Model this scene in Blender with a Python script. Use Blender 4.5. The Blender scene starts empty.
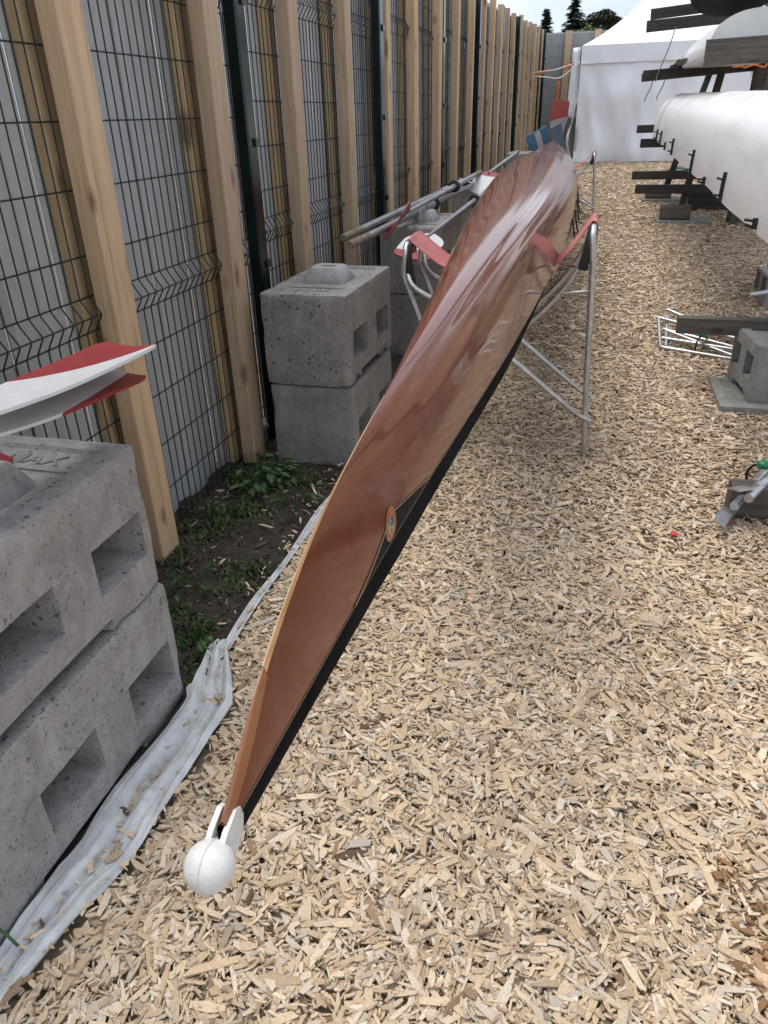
import bpy, bmesh, math, random
import numpy as np
from mathutils import Vector, Matrix, noise as mnoise

S = bpy.context.scene
C = S.collection
R_ = math.radians
random.seed(7)
rng = np.random.default_rng(7)

# ------------------------------------------------------------------ camera
cam_d = bpy.data.cameras.new('camera')
cam = bpy.data.objects.new('camera', cam_d)
C.objects.link(cam)
cam_d.sensor_fit = 'VERTICAL'
cam_d.sensor_height = 36.0
cam_d.lens = 734.0 / 1024.0 * 36.0
cam_d.clip_start = 0.05
cam_d.clip_end = 2000


def camera_axes():
    # level world axes (x across the path, y along the fence, z up) seen from the camera
    def unit(v):
        v = Vector(v)
        return v.normalized()
    yv = unit((222.0, -404.0, 734.0))
    dn = unit((41.0, 1358.0, 734.0))
    dn = (dn - dn.dot(yv) * yv).normalized()
    zv = -dn
    xv = yv.cross(zv)
    return xv, yv, zv


_x, _y, _z = camera_axes()
CAM = Vector((0, 0, 1.55))
right = Vector((_x[0], _y[0], _z[0]))
down = Vector((_x[1], _y[1], _z[1]))
fwd = Vector((_x[2], _y[2], _z[2]))
mw = Matrix((right, -down, -fwd)).transposed().to_4x4()
mw.translation = CAM
cam.matrix_world = mw
S.camera = cam

# ------------------------------------------------------------------ sky, sun, exposure
W = bpy.data.worlds.new('World')
S.world = W
W.use_nodes = True
wt = W.node_tree
wt.nodes.clear()
SUN_EL, SUN_AZ = 74.0, -72.0           # azimuth measured from +Y (along the fence) towards +X
sky = wt.nodes.new('ShaderNodeTexSky')
sky.sky_type = 'NISHITA'
sky.sun_disc = False
sky.sun_elevation = R_(SUN_EL)
sky.sun_rotation = R_(SUN_AZ)
sky.air_density = 1.0
sky.dust_density = 3.0
tc = wt.nodes.new('ShaderNodeTexCoord')
mp = wt.nodes.new('ShaderNodeMapping')
mp.inputs['Scale'].default_value = (1.2, 1.2, 3.2)
nz = wt.nodes.new('ShaderNodeTexNoise')
nz.inputs['Scale'].default_value = 1.7
nz.inputs['Detail'].default_value = 6
nz.inputs['Roughness'].default_value = 0.6
rp = wt.nodes.new('ShaderNodeValToRGB')
rp.color_ramp.elements[0].position = 0.36
rp.color_ramp.elements[0].color = (4.0, 4.7, 5.7, 1)
rp.color_ramp.elements[1].position = 0.68
rp.color_ramp.elements[1].color = (7.4, 7.7, 8.2, 1)
mx = wt.nodes.new('ShaderNodeMixRGB')
mx.inputs[0].default_value = 0.86
bg = wt.nodes.new('ShaderNodeBackground')
bg.inputs['Strength'].default_value = 0.10
wo = wt.nodes.new('ShaderNodeOutputWorld')
wt.links.new(tc.outputs['Generated'], mp.inputs['Vector'])
wt.links.new(mp.outputs[0], nz.inputs['Vector'])
wt.links.new(nz.outputs[0], rp.inputs[0])
wt.links.new(sky.outputs[0], mx.inputs[1])
wt.links.new(rp.outputs[0], mx.inputs[2])
wt.links.new(mx.outputs[0], bg.inputs[0])
wt.links.new(bg.outputs[0], wo.inputs[0])

sd = bpy.data.lights.new('sun', 'SUN')
sd.energy = 1.6
sd.angle = R_(38)
sd.color = (1.0, 0.95, 0.88)
sun = bpy.data.objects.new('sun', sd)
C.objects.link(sun)
sdir = Vector((math.sin(R_(SUN_AZ)) * math.cos(R_(SUN_EL)), math.cos(R_(SUN_AZ)) * math.cos(R_(SUN_EL)), math.sin(R_(SUN_EL))))
sun.rotation_euler = sdir.to_track_quat('Z', 'Y').to_euler()
sun.location = (0, 0, 30)

S.view_settings.view_transform = 'Standard'
S.view_settings.look = 'None'
S.view_settings.exposure = 0.84
S.view_settings.gamma = 1
S.view_settings.use_curve_mapping = False


# ------------------------------------------------------------------ helpers: ground shape
def ramp(y):
    s = 0.036
    if y > 24:
        y = 24
    t = y - 2.5
    return s * 0.5 * (t + math.sqrt(t * t + 0.6)) - s * 0.5 * (-2.5 + math.sqrt(6.25 + 0.6))


def gz(x, y):
    b = 0.010 * math.sin(1.9 * x + 0.7 * y) * math.sin(1.3 * y - 0.6 * x) + 0.006 * math.sin(4.3 * x - 2.2 * y + 1)
    return ramp(y) + b


def gz_np(x, y):
    yy = np.minimum(y, 24)
    s = 0.036
    t = yy - 2.5
    r = s * 0.5 * (t + np.sqrt(t * t + 0.6)) - s * 0.5 * (-2.5 + math.sqrt(6.25 + 0.6))
    return r + 0.010 * np.sin(1.9 * x + 0.7 * y) * np.sin(1.3 * y - 0.6 * x) + 0.006 * np.sin(4.3 * x - 2.2 * y + 1)


EDGE = [(-3, -0.93), (0.3, -0.98), (0.58, -0.98), (0.9, -0.92), (1.25, -0.895), (1.45, -0.895), (1.7, -1.03), (2.0, -1.04), (2.4, -1.03),
        (2.75, -1.02), (3.2, -0.97), (3.6, -0.96), (4.4, -1.10), (5.5, -1.25), (6.5, -1.42), (30, -1.5)]


def edge_x(y):
    return float(np.interp(y, [e[0] for e in EDGE], [e[1] for e in EDGE]))


# ------------------------------------------------------------------ helpers: meshes
class MB:
    def __init__(self):
        self.v, self.f, self.mi = [], [], []

    def add(self, vs, fs, mi=0):
        o = len(self.v)
        self.v += [tuple(p) for p in vs]
        self.f += [tuple(o + i for i in f) for f in fs]
        self.mi += [mi] * len(fs)
        return self

    def box(self, c, s, rot=None, mi=0):
        c = Vector(c)
        h = Vector(s) / 2
        vs = []
        for z in (-1, 1):
            for y in (-1, 1):
                for x in (-1, 1):
                    p = Vector((x * h.x, y * h.y, z * h.z))
                    if rot is not None:
                        p = rot @ p
                    vs.append(c + p)
        return self.add(vs, [(0, 2, 3, 1), (4, 5, 7, 6), (0, 1, 5, 4), (2, 6, 7, 3), (0, 4, 6, 2), (1, 3, 7, 5)], mi)

    def beam(self, p, q, w, h, up=(0, 0, 1), ch=0.005, mi=0, segs=1, wob=0.0):
        """bar from p to q, width w across, height h along 'up', with chamfered long edges"""
        p, q = Vector(p), Vector(q)
        d = (q - p).normalized()
        u = Vector(up)
        u = (u - u.dot(d) * d).normalized()
        s = d.cross(u)
        a, b = w / 2, h / 2
        sec = [(-a + ch, -b), (a - ch, -b), (a, -b + ch), (a, b - ch), (a - ch, b), (-a + ch, b), (-a, b - ch), (-a, -b + ch)]
        vs = []
        for k in range(segs + 1):
            c = p.lerp(q, k / segs)
            if wob:
                c = c + s * wob * math.sin(2.1 * k + p.y * 5) + u * wob * math.cos(1.3 * k + p.y * 3)
            # end chamfer
            sc = 1.0
            vs += [c + s * x * sc + u * y * sc for x, y in sec]
        fs = []
        for k in range(segs):
            for i in range(8):
                j = (i + 1) % 8
                fs.append((k * 8 + i, k * 8 + j, k * 8 + 8 + j, k * 8 + 8 + i))
        fs.append(tuple(range(7, -1, -1)))
        fs.append(tuple(segs * 8 + i for i in range(8)))
        return self.add(vs, fs, mi)

    def tube(self, pts, r, n=10, mi=0, caps=True, flat=1.0):
        pts = [Vector(p) for p in pts]
        rs = r if isinstance(r, (list, tuple)) else [r] * len(pts)
        t0 = (pts[1] - pts[0]).normalized()
        ref = Vector((0, 0, 1)) if abs(t0.z) < 0.9 else Vector((1, 0, 0))
        u = (ref - ref.dot(t0) * t0).normalized()
        vs, fs = [], []
        for k, p in enumerate(pts):
            a = pts[max(k - 1, 0)]
            b = pts[min(k + 1, len(pts) - 1)]
            t = (b - a)
            t = t.normalized() if t.length > 1e-9 else t0
            u = (u - u.dot(t) * t).normalized()
            w = t.cross(u)
            for i in range(n):
                an = 2 * math.pi * i / n
                vs.append(p + rs[k] * (math.cos(an) * u * flat + math.sin(an) * w))
        for k in range(len(pts) - 1):
            for i in range(n):
                j = (i + 1) % n
                fs.append((k * n + i, k * n + j, k * n + n + j, k * n + n + i))
        if caps:
            fs.append(tuple(range(n - 1, -1, -1)))
            o = (len(pts) - 1) * n
            fs.append(tuple(o + i for i in range(n)))
        return self.add(vs, fs, mi)

    def sphere(self, c, r, nu=20, nv=14, mi=0, sc=(1, 1, 1)):
        c = Vector(c)
        vs = [c + Vector((0, 0, -r * sc[2]))]
        for j in range(1, nv):
            a = -math.pi / 2 + math.pi * j / nv
            for i in range(nu):
                b = 2 * math.pi * i / nu
                vs.append(c + Vector((r * sc[0] * math.cos(a) * math.cos(b), r * sc[1] * math.cos(a) * math.sin(b), r * sc[2] * math.sin(a))))
        vs.append(c + Vector((0, 0, r * sc[2])))
        fs = []
        for i in range(nu):
            fs.append((0, 1 + (i + 1) % nu, 1 + i))
        for j in range(nv - 2):
            for i in range(nu):
                a = 1 + j * nu + i
                b = 1 + j * nu + (i + 1) % nu
                fs.append((a, b, b + nu, a + nu))
        last = len(vs) - 1
        o = 1 + (nv - 2) * nu
        for i in range(nu):
            fs.append((last, o + i, o + (i + 1) % nu))
        return self.add(vs, fs, mi)

    def grid(self, fn, nu, nv, mi=0, mif=None):
        vs = [fn(i / nu, j / nv) for j in range(nv + 1) for i in range(nu + 1)]
        fs, o = [], nu + 1
        mis = []
        for j in range(nv):
            for i in range(nu):
                fs.append((j * o + i, j * o + i + 1, (j + 1) * o + i + 1, (j + 1) * o + i))
                mis.append(mif((i + .5) / nu, (j + .5) / nv) if mif else mi)
        self.add(vs, fs)
        self.mi[-len(fs):] = mis
        return self

    def sheet(self, fn, nu, nv, th, mi=0, nrm=None):
        """a grid with thickness th (offset along nrm or the local normal)"""
        top = [[Vector(fn(i / nu, j / nv)) for i in range(nu + 1)] for j in range(nv + 1)]
        bot = []
        for j in range(nv + 1):
            row = []
            for i in range(nu + 1):
                if nrm is None:
                    a = top[j][min(i + 1, nu)] - top[j][max(i - 1, 0)]
                    b = top[min(j + 1, nv)][i] - top[max(j - 1, 0)][i]
                    n = a.cross(b)
                    n = n.normalized() if n.length > 1e-12 else Vector((0, 0, 1))
                else:
                    n = Vector(nrm)
                row.append(top[j][i] - n * th)
            bot.append(row)
        vs = [p for r in top for p in r] + [p for r in bot for p in r]
        o = nu + 1
        N = o * (nv + 1)
        fs = []
        for j in range(nv):
            for i in range(nu):
                a = j * o + i
                fs.append((a, a + 1, a + o + 1, a + o))
                fs.append((N + a, N + a + o, N + a + o + 1, N + a + 1))
        for i in range(nu):
            fs.append((i, N + i, N + i + 1, i + 1))
            a = nv * o + i
            fs.append((a, a + 1, N + a + 1, N + a))
        for j in range(nv):
            a = j * o
            fs.append((a, a + o, N + a + o, N + a))
            a = j * o + nu
            fs.append((a, N + a, N + a + o, a + o))
        return self.add(vs, fs, mi)

    def build(self, name, mat, parent=None, smooth=False, world=True, loc=None, recalc=True, angle=None):
        off = Vector((0, 0, 0))
        if world:
            if parent is not None:
                p = parent
                while p is not None:
                    off += Vector(p.location)
                    p = p.parent
            elif loc is not None:
                off = Vector(loc)
        me = bpy.data.meshes.new(name)
        me.from_pydata([(x - off.x, y - off.y, z - off.z) for x, y, z in self.v], [], self.f)
        mats = mat if isinstance(mat, (list, tuple)) else [mat]
        for m in mats:
            me.materials.append(m)
        if len(mats) > 1:
            me.polygons.foreach_set('material_index', self.mi)
        if recalc:
            bm = bmesh.new()
            bm.from_mesh(me)
            bmesh.ops.recalc_face_normals(bm, faces=bm.faces)
            bm.to_mesh(me)
            bm.free()
        if smooth:
            me.polygons.foreach_set('use_smooth', [True] * len(me.polygons))
            if angle:
                me.set_sharp_from_angle(angle=R_(angle))
        me.update()
        o = bpy.data.objects.new(name, me)
        C.objects.link(o)
        if parent is not None:
            o.parent = parent
        elif loc is not None:
            o.location = loc
        return o


def tag(o, label=None, cat=None, group=None, kind=None):
    if label:
        o['label'] = label
    if cat:
        o['category'] = cat
    if group:
        o['group'] = group
    if kind:
        o['kind'] = kind
    return o


def thing(name, label, cat, loc=(0, 0, 0), group=None):
    o = bpy.data.objects.new(name, None)
    o.empty_display_size = 0.1
    C.objects.link(o)
    o.location = loc
    return tag(o, label, cat, group)


def copy_tree(o, parent=None):
    c = o.copy()
    C.objects.link(c)
    if parent is not None:
        c.parent = parent
    for ch in list(o.children):
        copy_tree(ch, c)
    return c


def spline(pts, n=8):
    """Catmull-Rom through pts"""
    P = [Vector(p) for p in pts]
    P = [P[0] * 2 - P[1]] + P + [P[-1] * 2 - P[-2]]
    out = []
    for k in range(1, len(P) - 2):
        a, b, c, d = P[k - 1], P[k], P[k + 1], P[k + 2]
        for i in range(n):
            t = i / n
            out.append(0.5 * ((2 * b) + (-a + c) * t + (2 * a - 5 * b + 4 * c - d) * t * t + (-a + 3 * b - 3 * c + d) * t ** 3))
    out.append(P[-2].copy())
    return out


# ------------------------------------------------------------------ helpers: materials
class Mat:
    def __init__(self, name):
        self.m = bpy.data.materials.new(name)
        self.m.use_nodes = True
        self.t = self.m.node_tree
        self.t.nodes.clear()
        self.out = self.t.nodes.new('ShaderNodeOutputMaterial')
        self.b = self.t.nodes.new('ShaderNodeBsdfPrincipled')
        self.t.links.new(self.b.outputs[0], self.out.inputs[0])

    def n(self, typ, ins=None, **props):
        nd = self.t.nodes.new(typ)
        for k, v in props.items():
            setattr(nd, k, v)
        for k, v in (ins or {}).items():
            self.put(nd.inputs[k], v)
        return nd

    def put(self, sock, v):
        if isinstance(v, bpy.types.NodeSocket):
            self.t.links.new(v, sock)
        elif isinstance(v, bpy.types.Node):
            self.t.links.new(v.outputs[0], sock)
        else:
            sock.default_value = v

    def set(self, **kw):
        for k, v in kw.items():
            self.put(self.b.inputs[k.replace('_', ' ')], v)
        return self

    def coords(self, scale=(1, 1, 1), rnd=True, kind='Object', rot=(0, 0, 0)):
        t = self.n('ShaderNodeTexCoord')
        src = t.outputs[kind]
        if rnd:
            oi = self.n('ShaderNodeObjectInfo')
            m = self.n('ShaderNodeMath', {0: oi.outputs['Random'], 1: 37.0}, operation='MULTIPLY')
            a = self.n('ShaderNodeVectorMath', {0: src, 1: m.outputs[0]}, operation='ADD')
            src = a.outputs[0]
        mpn = self.n('ShaderNodeMapping', {'Vector': src, 'Scale': scale, 'Rotation': rot})
        return mpn.outputs[0]

    def noise(self, vec, scale, detail=4, rough=0.55, dist=0.0):
        return self.n('ShaderNodeTexNoise', {'Vector': vec, 'Scale': scale, 'Detail': detail, 'Roughness': rough, 'Distortion': dist}).outputs[0]

    def voro(self, vec, scale, feature='F1', out='Distance', rnd=1.0):
        return self.n('ShaderNodeTexVoronoi', {'Vector': vec, 'Scale': scale, 'Randomness': rnd}, feature=feature).outputs[out]

    def ramp(self, fac, stops, interp='LINEAR'):
        nd = self.n('ShaderNodeValToRGB', {0: fac})
        cr = nd.color_ramp
        cr.interpolation = interp
        while len(cr.elements) < len(stops):
            cr.elements.new(0.5)
        for e, (p, c) in zip(cr.elements, stops):
            e.position = p
            e.color = (*c, 1) if len(c) == 3 else c
        return nd.outputs[0]

    def mix(self, fac, a, b, mode='MIX'):
        nd = self.n('ShaderNodeMixRGB', {0: fac, 1: a, 2: b}, blend_type=mode)
        return nd.outputs[0]

    def math(self, op, a, b=0.0):
        return self.n('ShaderNodeMath', {0: a, 1: b}, operation=op).outputs[0]

    def bump(self, h, strength=0.3, dist=0.01):
        nd = self.n('ShaderNodeBump', {'Height': h, 'Strength': strength, 'Distance': dist})
        self.put(self.b.inputs['Normal'], nd.outputs[0])
        return nd

    def rand(self):
        return self.n('ShaderNodeObjectInfo').outputs['Random']


def c4(r, g, b):
    return (r, g, b, 1.0)


def plain(name, col, rough=0.5, metal=0.0, var=0.12, scale=12.0, bump=0.0):
    m = Mat(name)
    v = m.coords()
    n = m.noise(v, scale, 5)
    lo = tuple(c * (1 - var) for c in col)
    hi = tuple(min(1, c * (1 + var)) for c in col)
    m.set(Base_Color=m.ramp(n, [(0.3, lo), (0.7, hi)]), Roughness=rough, Metallic=metal)
    if bump:
        m.bump(m.noise(v, scale * 4, 4), bump, 0.004)
    return m.m


def wood(name, dark, light, knot, axis='z', rough=0.7, grain=1.0, knots=True):
    m = Mat(name)
    st = {'z': (9, 9, 0.55), 'y': (9, 0.55, 9), 'x': (0.55, 9, 9)}[axis]
    v = m.coords(st)
    g1 = m.noise(v, 3.0 * grain, 6, 0.6, 0.6)
    g2 = m.noise(v, 14 * grain, 4, 0.7)
    col = m.ramp(g1, [(0.3, dark), (0.68, light)])
    col = m.mix(0.35, col, m.ramp(g2, [(0.35, dark), (0.65, light)]))
    ck = {'z': (26, 26, 0.9), 'y': (26, 0.9, 26), 'x': (0.9, 26, 26)}[axis]
    cr_ = m.ramp(m.noise(m.coords(ck), 1.7, 3, 0.55, 0.3), [(0.655, (0, 0, 0)), (0.675, (1, 1, 1))])
    col = m.mix(m.math('MULTIPLY', cr_, 0.45), col, c4(*(0.5 * k for k in dark)))
    # long soft tone change from board to board
    tone = m.ramp(m.rand(), [(0.0, (0.80, 0.80, 0.82)), (0.5, (1, 1, 1)), (1.0, (1.08, 1.02, 0.94))])
    col = m.mix(1.0, col, tone, 'MULTIPLY')
    if knots:
        ks = {'z': (8, 8, 3.4), 'y': (8, 3.4, 8), 'x': (3.4, 8, 8)}[axis]
        vk = m.coords(ks)
        d = m.voro(vk, 1.0)
        big = m.noise(m.coords((1, 1, 1)), 1.4, 2)
        k = m.math('ADD', d, m.math('MULTIPLY', m.math('SUBTRACT', 0.5, big), 0.45))
        kk = m.ramp(k, [(0.08, (1, 1, 1)), (0.22, (0, 0, 0))])
        col = m.mix(m.math('MULTIPLY', kk, 0.8), col, c4(*knot))
    m.set(Base_Color=col, Roughness=rough)
    m.bump(m.math('ADD', g1, m.math('MULTIPLY', g2, 0.6)), 0.22, 0.004)
    return m.m


M = {}
M['pine'] = wood('new_pine', (0.40, 0.27, 0.16), (0.62, 0.46, 0.30), (0.17, 0.075, 0.035))
M['pine_dull'] = wood('batten_pine', (0.42, 0.29, 0.15), (0.58, 0.42, 0.24), (0.15, 0.08, 0.04))
M['grey_wood'] = wood('weathered_timber', (0.020, 0.018, 0.017), (0.070, 0.062, 0.056), (0.02, 0.017, 0.015), axis='x', rough=0.85)
M['grey_wood_z'] = wood('weathered_timber_upright', (0.022, 0.020, 0.018), (0.075, 0.066, 0.056), (0.02, 0.017, 0.015), axis='z', rough=0.85)
M['brown_wood'] = wood('old_brown_timber', (0.045, 0.038, 0.032), (0.15, 0.13, 0.108), (0.03, 0.02, 0.015), axis='x', rough=0.85)


def concrete(name, base, pit=1.0):
    m = Mat(name)
    v = m.coords()
    big = m.noise(v, 5.0, 5, 0.6)
    mid = m.noise(v, 26, 5, 0.7)
    fine = m.noise(v, 160, 3, 0.7)
    col = m.ramp(big, [(0.25, tuple(c * 0.70 for c in base)), (0.55, base), (0.8, tuple(c * 1.22 for c in base))])
    col = m.mix(0.45, col, m.ramp(mid, [(0.3, tuple(c * 0.62 for c in base)), (0.7, tuple(c * 1.25 for c in base))]))
    col = m.mix(0.25, col, m.ramp(fine, [(0.35, tuple(c * 0.6 for c in base)), (0.65, tuple(c * 1.25 for c in base))]))
    blot = m.ramp(m.noise(v, 8, 7, 0.78, 0.8), [(0.44, (0, 0, 0)), (0.64, (1, 1, 1))])
    col = m.mix(m.math('MULTIPLY', blot, 0.58), col, c4(*(c * 0.52 for c in base)))
    # rusty brown stains in places
    st = m.ramp(m.noise(v, 3.2, 4, 0.6, 0.4), [(0.60, (0, 0, 0)), (0.76, (1, 1, 1))])
    col = m.mix(m.math('MULTIPLY', st, 0.35), col, c4(0.30, 0.22, 0.15))
    # blow holes
    wv = m.n('ShaderNodeVectorMath', {0: v, 1: m.n('ShaderNodeTexNoise', {'Vector': v, 'Scale': 60.0}).outputs['Color']}, operation='ADD')
    vv = m.n('ShaderNodeVectorMath', {0: m.n('ShaderNodeTexNoise', {'Vector': v, 'Scale': 34.0, 'Detail': 2}).outputs['Color'], 1: (0.035, 0.035, 0.035)}, operation='MULTIPLY')
    v2 = m.n('ShaderNodeVectorMath', {0: v, 1: vv.outputs[0]}, operation='ADD').outputs[0]
    clus = m.noise(v, 7.5, 4, 0.65)

    def pits(scale, keep, rad):
        vo = m.n('ShaderNodeTexVoronoi', {'Vector': v3, 'Scale': scale})
        sp_ = m.n('ShaderNodeSeparateXYZ', {0: vo.outputs['Color']})
        thr = m.math('ADD', keep, m.math('MULTIPLY', m.math('SUBTRACT', clus, 0.5), -1.6))
        on = m.math('GREATER_THAN', sp_.outputs[0], thr)
        r_ = m.math('ADD', rad * 0.45, m.math('MULTIPLY', sp_.outputs[1], rad))
        q = m.math('DIVIDE', vo.outputs['Distance'], r_)
        return m.math('MULTIPLY', on, m.ramp(q, [(0.55, (1, 1, 1)), (1.0, (0, 0, 0))]))
    dv_ = m.n('ShaderNodeVectorMath', {0: m.n('ShaderNodeTexNoise', {'Vector': v, 'Scale': 75.0, 'Detail': 3}).outputs['Color'], 1: (0.014, 0.014, 0.014)}, operation='MULTIPLY')
    v3 = m.n('ShaderNodeVectorMath', {0: v, 1: dv_.outputs[0]}, operation='ADD').outputs[0]
    hole = pits(50, 0.66, 0.30)
    hole2 = pits(130, 0.52, 0.36)
    hh = m.math('MINIMUM', m.math('ADD', hole, m.math('MULTIPLY', hole2, 0.75)), 1.0)
    hh = m.math('MULTIPLY', hh, pit)
    # pale dribbles of laitance running down the faces
    lait = m.ramp(m.noise(m.coords((7, 7, 1.2)), 1.6, 5, 0.65, 0.4), [(0.52, (0, 0, 0)), (0.72, (1, 1, 1))])
    col = m.mix(m.math('MULTIPLY', lait, 0.5), col, c4(*(min(1, c * 1.35) for c in base)))
    col = m.mix(m.math('MULTIPLY', hh, 0.72), col, c4(0.05, 0.047, 0.045))
    m.set(Base_Color=col, Roughness=0.9)
    h = m.math('SUBTRACT', m.math('ADD', m.math('MULTIPLY', mid, 0.5), m.math('MULTIPLY', fine, 0.35)), m.math('MULTIPLY', hh, 1.2))
    m.bump(h, 0.55, 0.006)
    return m.m


M['concrete'] = concrete('pitted_concrete', (0.35, 0.335, 0.325), 0.9)
M['concrete_speckled'] = concrete('speckled_concrete', (0.265, 0.25, 0.235), 1.15)
M['concrete_plain'] = concrete('worn_concrete', (0.26, 0.245, 0.23), 0.5)
M['concrete_smooth'] = concrete('smooth_concrete', (0.31, 0.31, 0.305), 0.25)
M['slab'] = concrete('paving_slab', (0.27, 0.275, 0.25), 0.5)


def mk_mahogany():
    m = Mat('varnished_mahogany')
    v = m.coords((16, 0.5, 16), rnd=False)
    g1 = m.noise(v, 1.6, 7, 0.62, 0.5)
    v2 = m.coords((90, 1.4, 90), rnd=False)
    g2 = m.noise(v2, 3, 4, 0.7)
    col = m.ramp(g1, [(0.28, (0.088, 0.013, 0.0035)), (0.5, (0.140, 0.024, 0.006)), (0.75, (0.20, 0.042, 0.010))])
    col = m.mix(0.3, col, m.ramp(g2, [(0.3, (0.09, 0.014, 0.004)), (0.7, (0.22, 0.05, 0.013))]))
    # dusty, scratched varnish
    d = m.noise(m.coords((1, 1, 1), rnd=False), 9, 7, 0.75)
    sc = m.noise(m.coords((40, 3.0, 40), rnd=False, rot=(0.1, 0.2, 0.5)), 5, 3, 0.6)
    scr = m.ramp(sc, [(0.66, (0, 0, 0)), (0.72, (1, 1, 1))])
    dust = m.math('ADD', m.math('MULTIPLY', m.ramp(d, [(0.45, (0, 0, 0)), (0.75, (1, 1, 1))]), 0.08), m.math('MULTIPLY', scr, 0.07))
    col = m.mix(dust, col, c4(0.42, 0.28, 0.22))
    m.set(Base_Color=col, Roughness=m.math('ADD', 0.42, m.math('MULTIPLY', d, 0.14)))
    m.b.inputs['Coat Weight'].default_value = 0.85
    m.put(m.b.inputs['Coat Roughness'], m.math('ADD', 0.06, m.math('MULTIPLY', m.math('MULTIPLY', d, d), 0.08)))
    m.b.inputs['Coat IOR'].default_value = 1.5
    m.b.inputs['Specular IOR Level'].default_value = 0.2
    return m.m


M['hull'] = mk_mahogany()


def mk_strip(name, a, b):
    m = Mat(name)
    v = m.coords((16, 0.7, 16), rnd=False)
    g1 = m.noise(v, 3, 6, 0.62, 0.5)
    m.set(Base_Color=m.ramp(g1, [(0.3, a), (0.7, b)]), Roughness=0.32)
    m.b.inputs['Coat Weight'].default_value = 0.7
    m.b.inputs['Coat Roughness'].default_value = 0.12
    return m.m


M['keel'] = mk_strip('pale_keel_wood', (0.34, 0.16, 0.06), (0.60, 0.36, 0.17))
M['bow_wood'] = mk_strip('orange_bow_wood', (0.15, 0.045, 0.012), (0.30, 0.105, 0.032))
M['saxboard'] = mk_strip('spruce_saxboard', (0.30, 0.155, 0.07), (0.44, 0.26, 0.13))
M['canvas'] = plain('black_deck', (0.010, 0.011, 0.013), 0.55, 0, 0.4, 9)
M['canvas'].node_tree.nodes['Principled BSDF'].inputs['Specular IOR Level'].default_value = 0.05
M['canvas'].node_tree.nodes['Principled BSDF'].inputs['IOR'].default_value = 1.15
M['pin_line'] = plain('brass_line', (0.20, 0.145, 0.09), 0.4)
M['inlay'] = plain('dark_inlay', (0.010, 0.012, 0.012), 0.55, 0, 0.5, 30)
M['inlay'].node_tree.nodes['Principled BSDF'].inputs['Specular IOR Level'].default_value = 0.08
def mk_rubber():
    m = Mat('scuffed_white_rubber')
    v = m.coords(rnd=False)
    n = m.noise(v, 55, 6, 0.7)
    sc = m.ramp(m.noise(m.coords((1, 3.5, 1), rnd=False, rot=(0.4, 0.3, 0.9)), 90, 4, 0.7), [(0.60, (0, 0, 0)), (0.70, (1, 1, 1))])
    col = m.ramp(n, [(0.3, (0.52, 0.51, 0.48)), (0.6, (0.64, 0.635, 0.62))])
    col = m.mix(m.math('MULTIPLY', sc, 0.35), col, c4(0.30, 0.27, 0.24))
    m.set(Base_Color=col, Roughness=0.55)
    m.bump(m.noise(v, 160, 4), 0.15, 0.002)
    return m.m


M['rubber_white'] = mk_rubber()
M['em_red'] = plain('emblem_red', (0.34, 0.085, 0.035), 0.35, 0, 0.2, 60)
M['em_gold'] = plain('emblem_gold', (0.26, 0.17, 0.07), 0.35, 0, 0.2, 60)
M['em_blue'] = plain('emblem_blue', (0.02, 0.06, 0.11), 0.35, 0, 0.2, 60)
M['em_teal'] = plain('emblem_teal', (0.05, 0.22, 0.26), 0.35, 0, 0.2, 60)
M['em_yel'] = plain('emblem_yellow', (0.36, 0.31, 0.13), 0.35, 0, 0.2, 60)
M['em_green'] = plain('emblem_green', (0.05, 0.10, 0.03), 0.35, 0, 0.2, 60)
M['alu'] = plain('dull_aluminium', (0.50, 0.50, 0.50), 0.38, 0.85, 0.18, 25, 0.06)
M['foam'] = plain('black_foam', (0.016, 0.016, 0.017), 0.8, 0, 0.2, 60, 0.1)
M['steel_dark'] = plain('dark_steel', (0.03, 0.03, 0.032), 0.45, 0.4)
M['green_plastic'] = plain('green_plastic', (0.01, 0.20, 0.09), 0.4)
M['black_strap'] = plain('black_strap', (0.015, 0.015, 0.016), 0.7)
M['grey_strap'] = plain('grey_strap', (0.18, 0.18, 0.20), 0.8)


def mk_webbing():
    m = Mat('faded_red_webbing')
    v = m.coords(rnd=False)
    n = m.noise(v, 14, 5, 0.65)
    w = m.n('ShaderNodeTexWave', {'Vector': v, 'Scale': 170.0, 'Distortion': 0.3}, bands_direction='Y').outputs['Fac']
    col = m.ramp(n, [(0.3, (0.38, 0.10, 0.098)), (0.7, (0.50, 0.19, 0.18))])
    col = m.mix(m.math('MULTIPLY', w, 0.2), col, c4(0.52, 0.22, 0.21))
    m.set(Base_Color=col, Roughness=0.85)
    m.bump(w, 0.25, 0.002)
    return m.m


M['webbing'] = mk_webbing()
M['wire'] = plain('green_wire', (0.012, 0.020, 0.020), 0.45, 0.1)
M['steel_post'] = plain('green_steel_post', (0.006, 0.015, 0.014), 0.22, 0.1, 0.4, 4)


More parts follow.
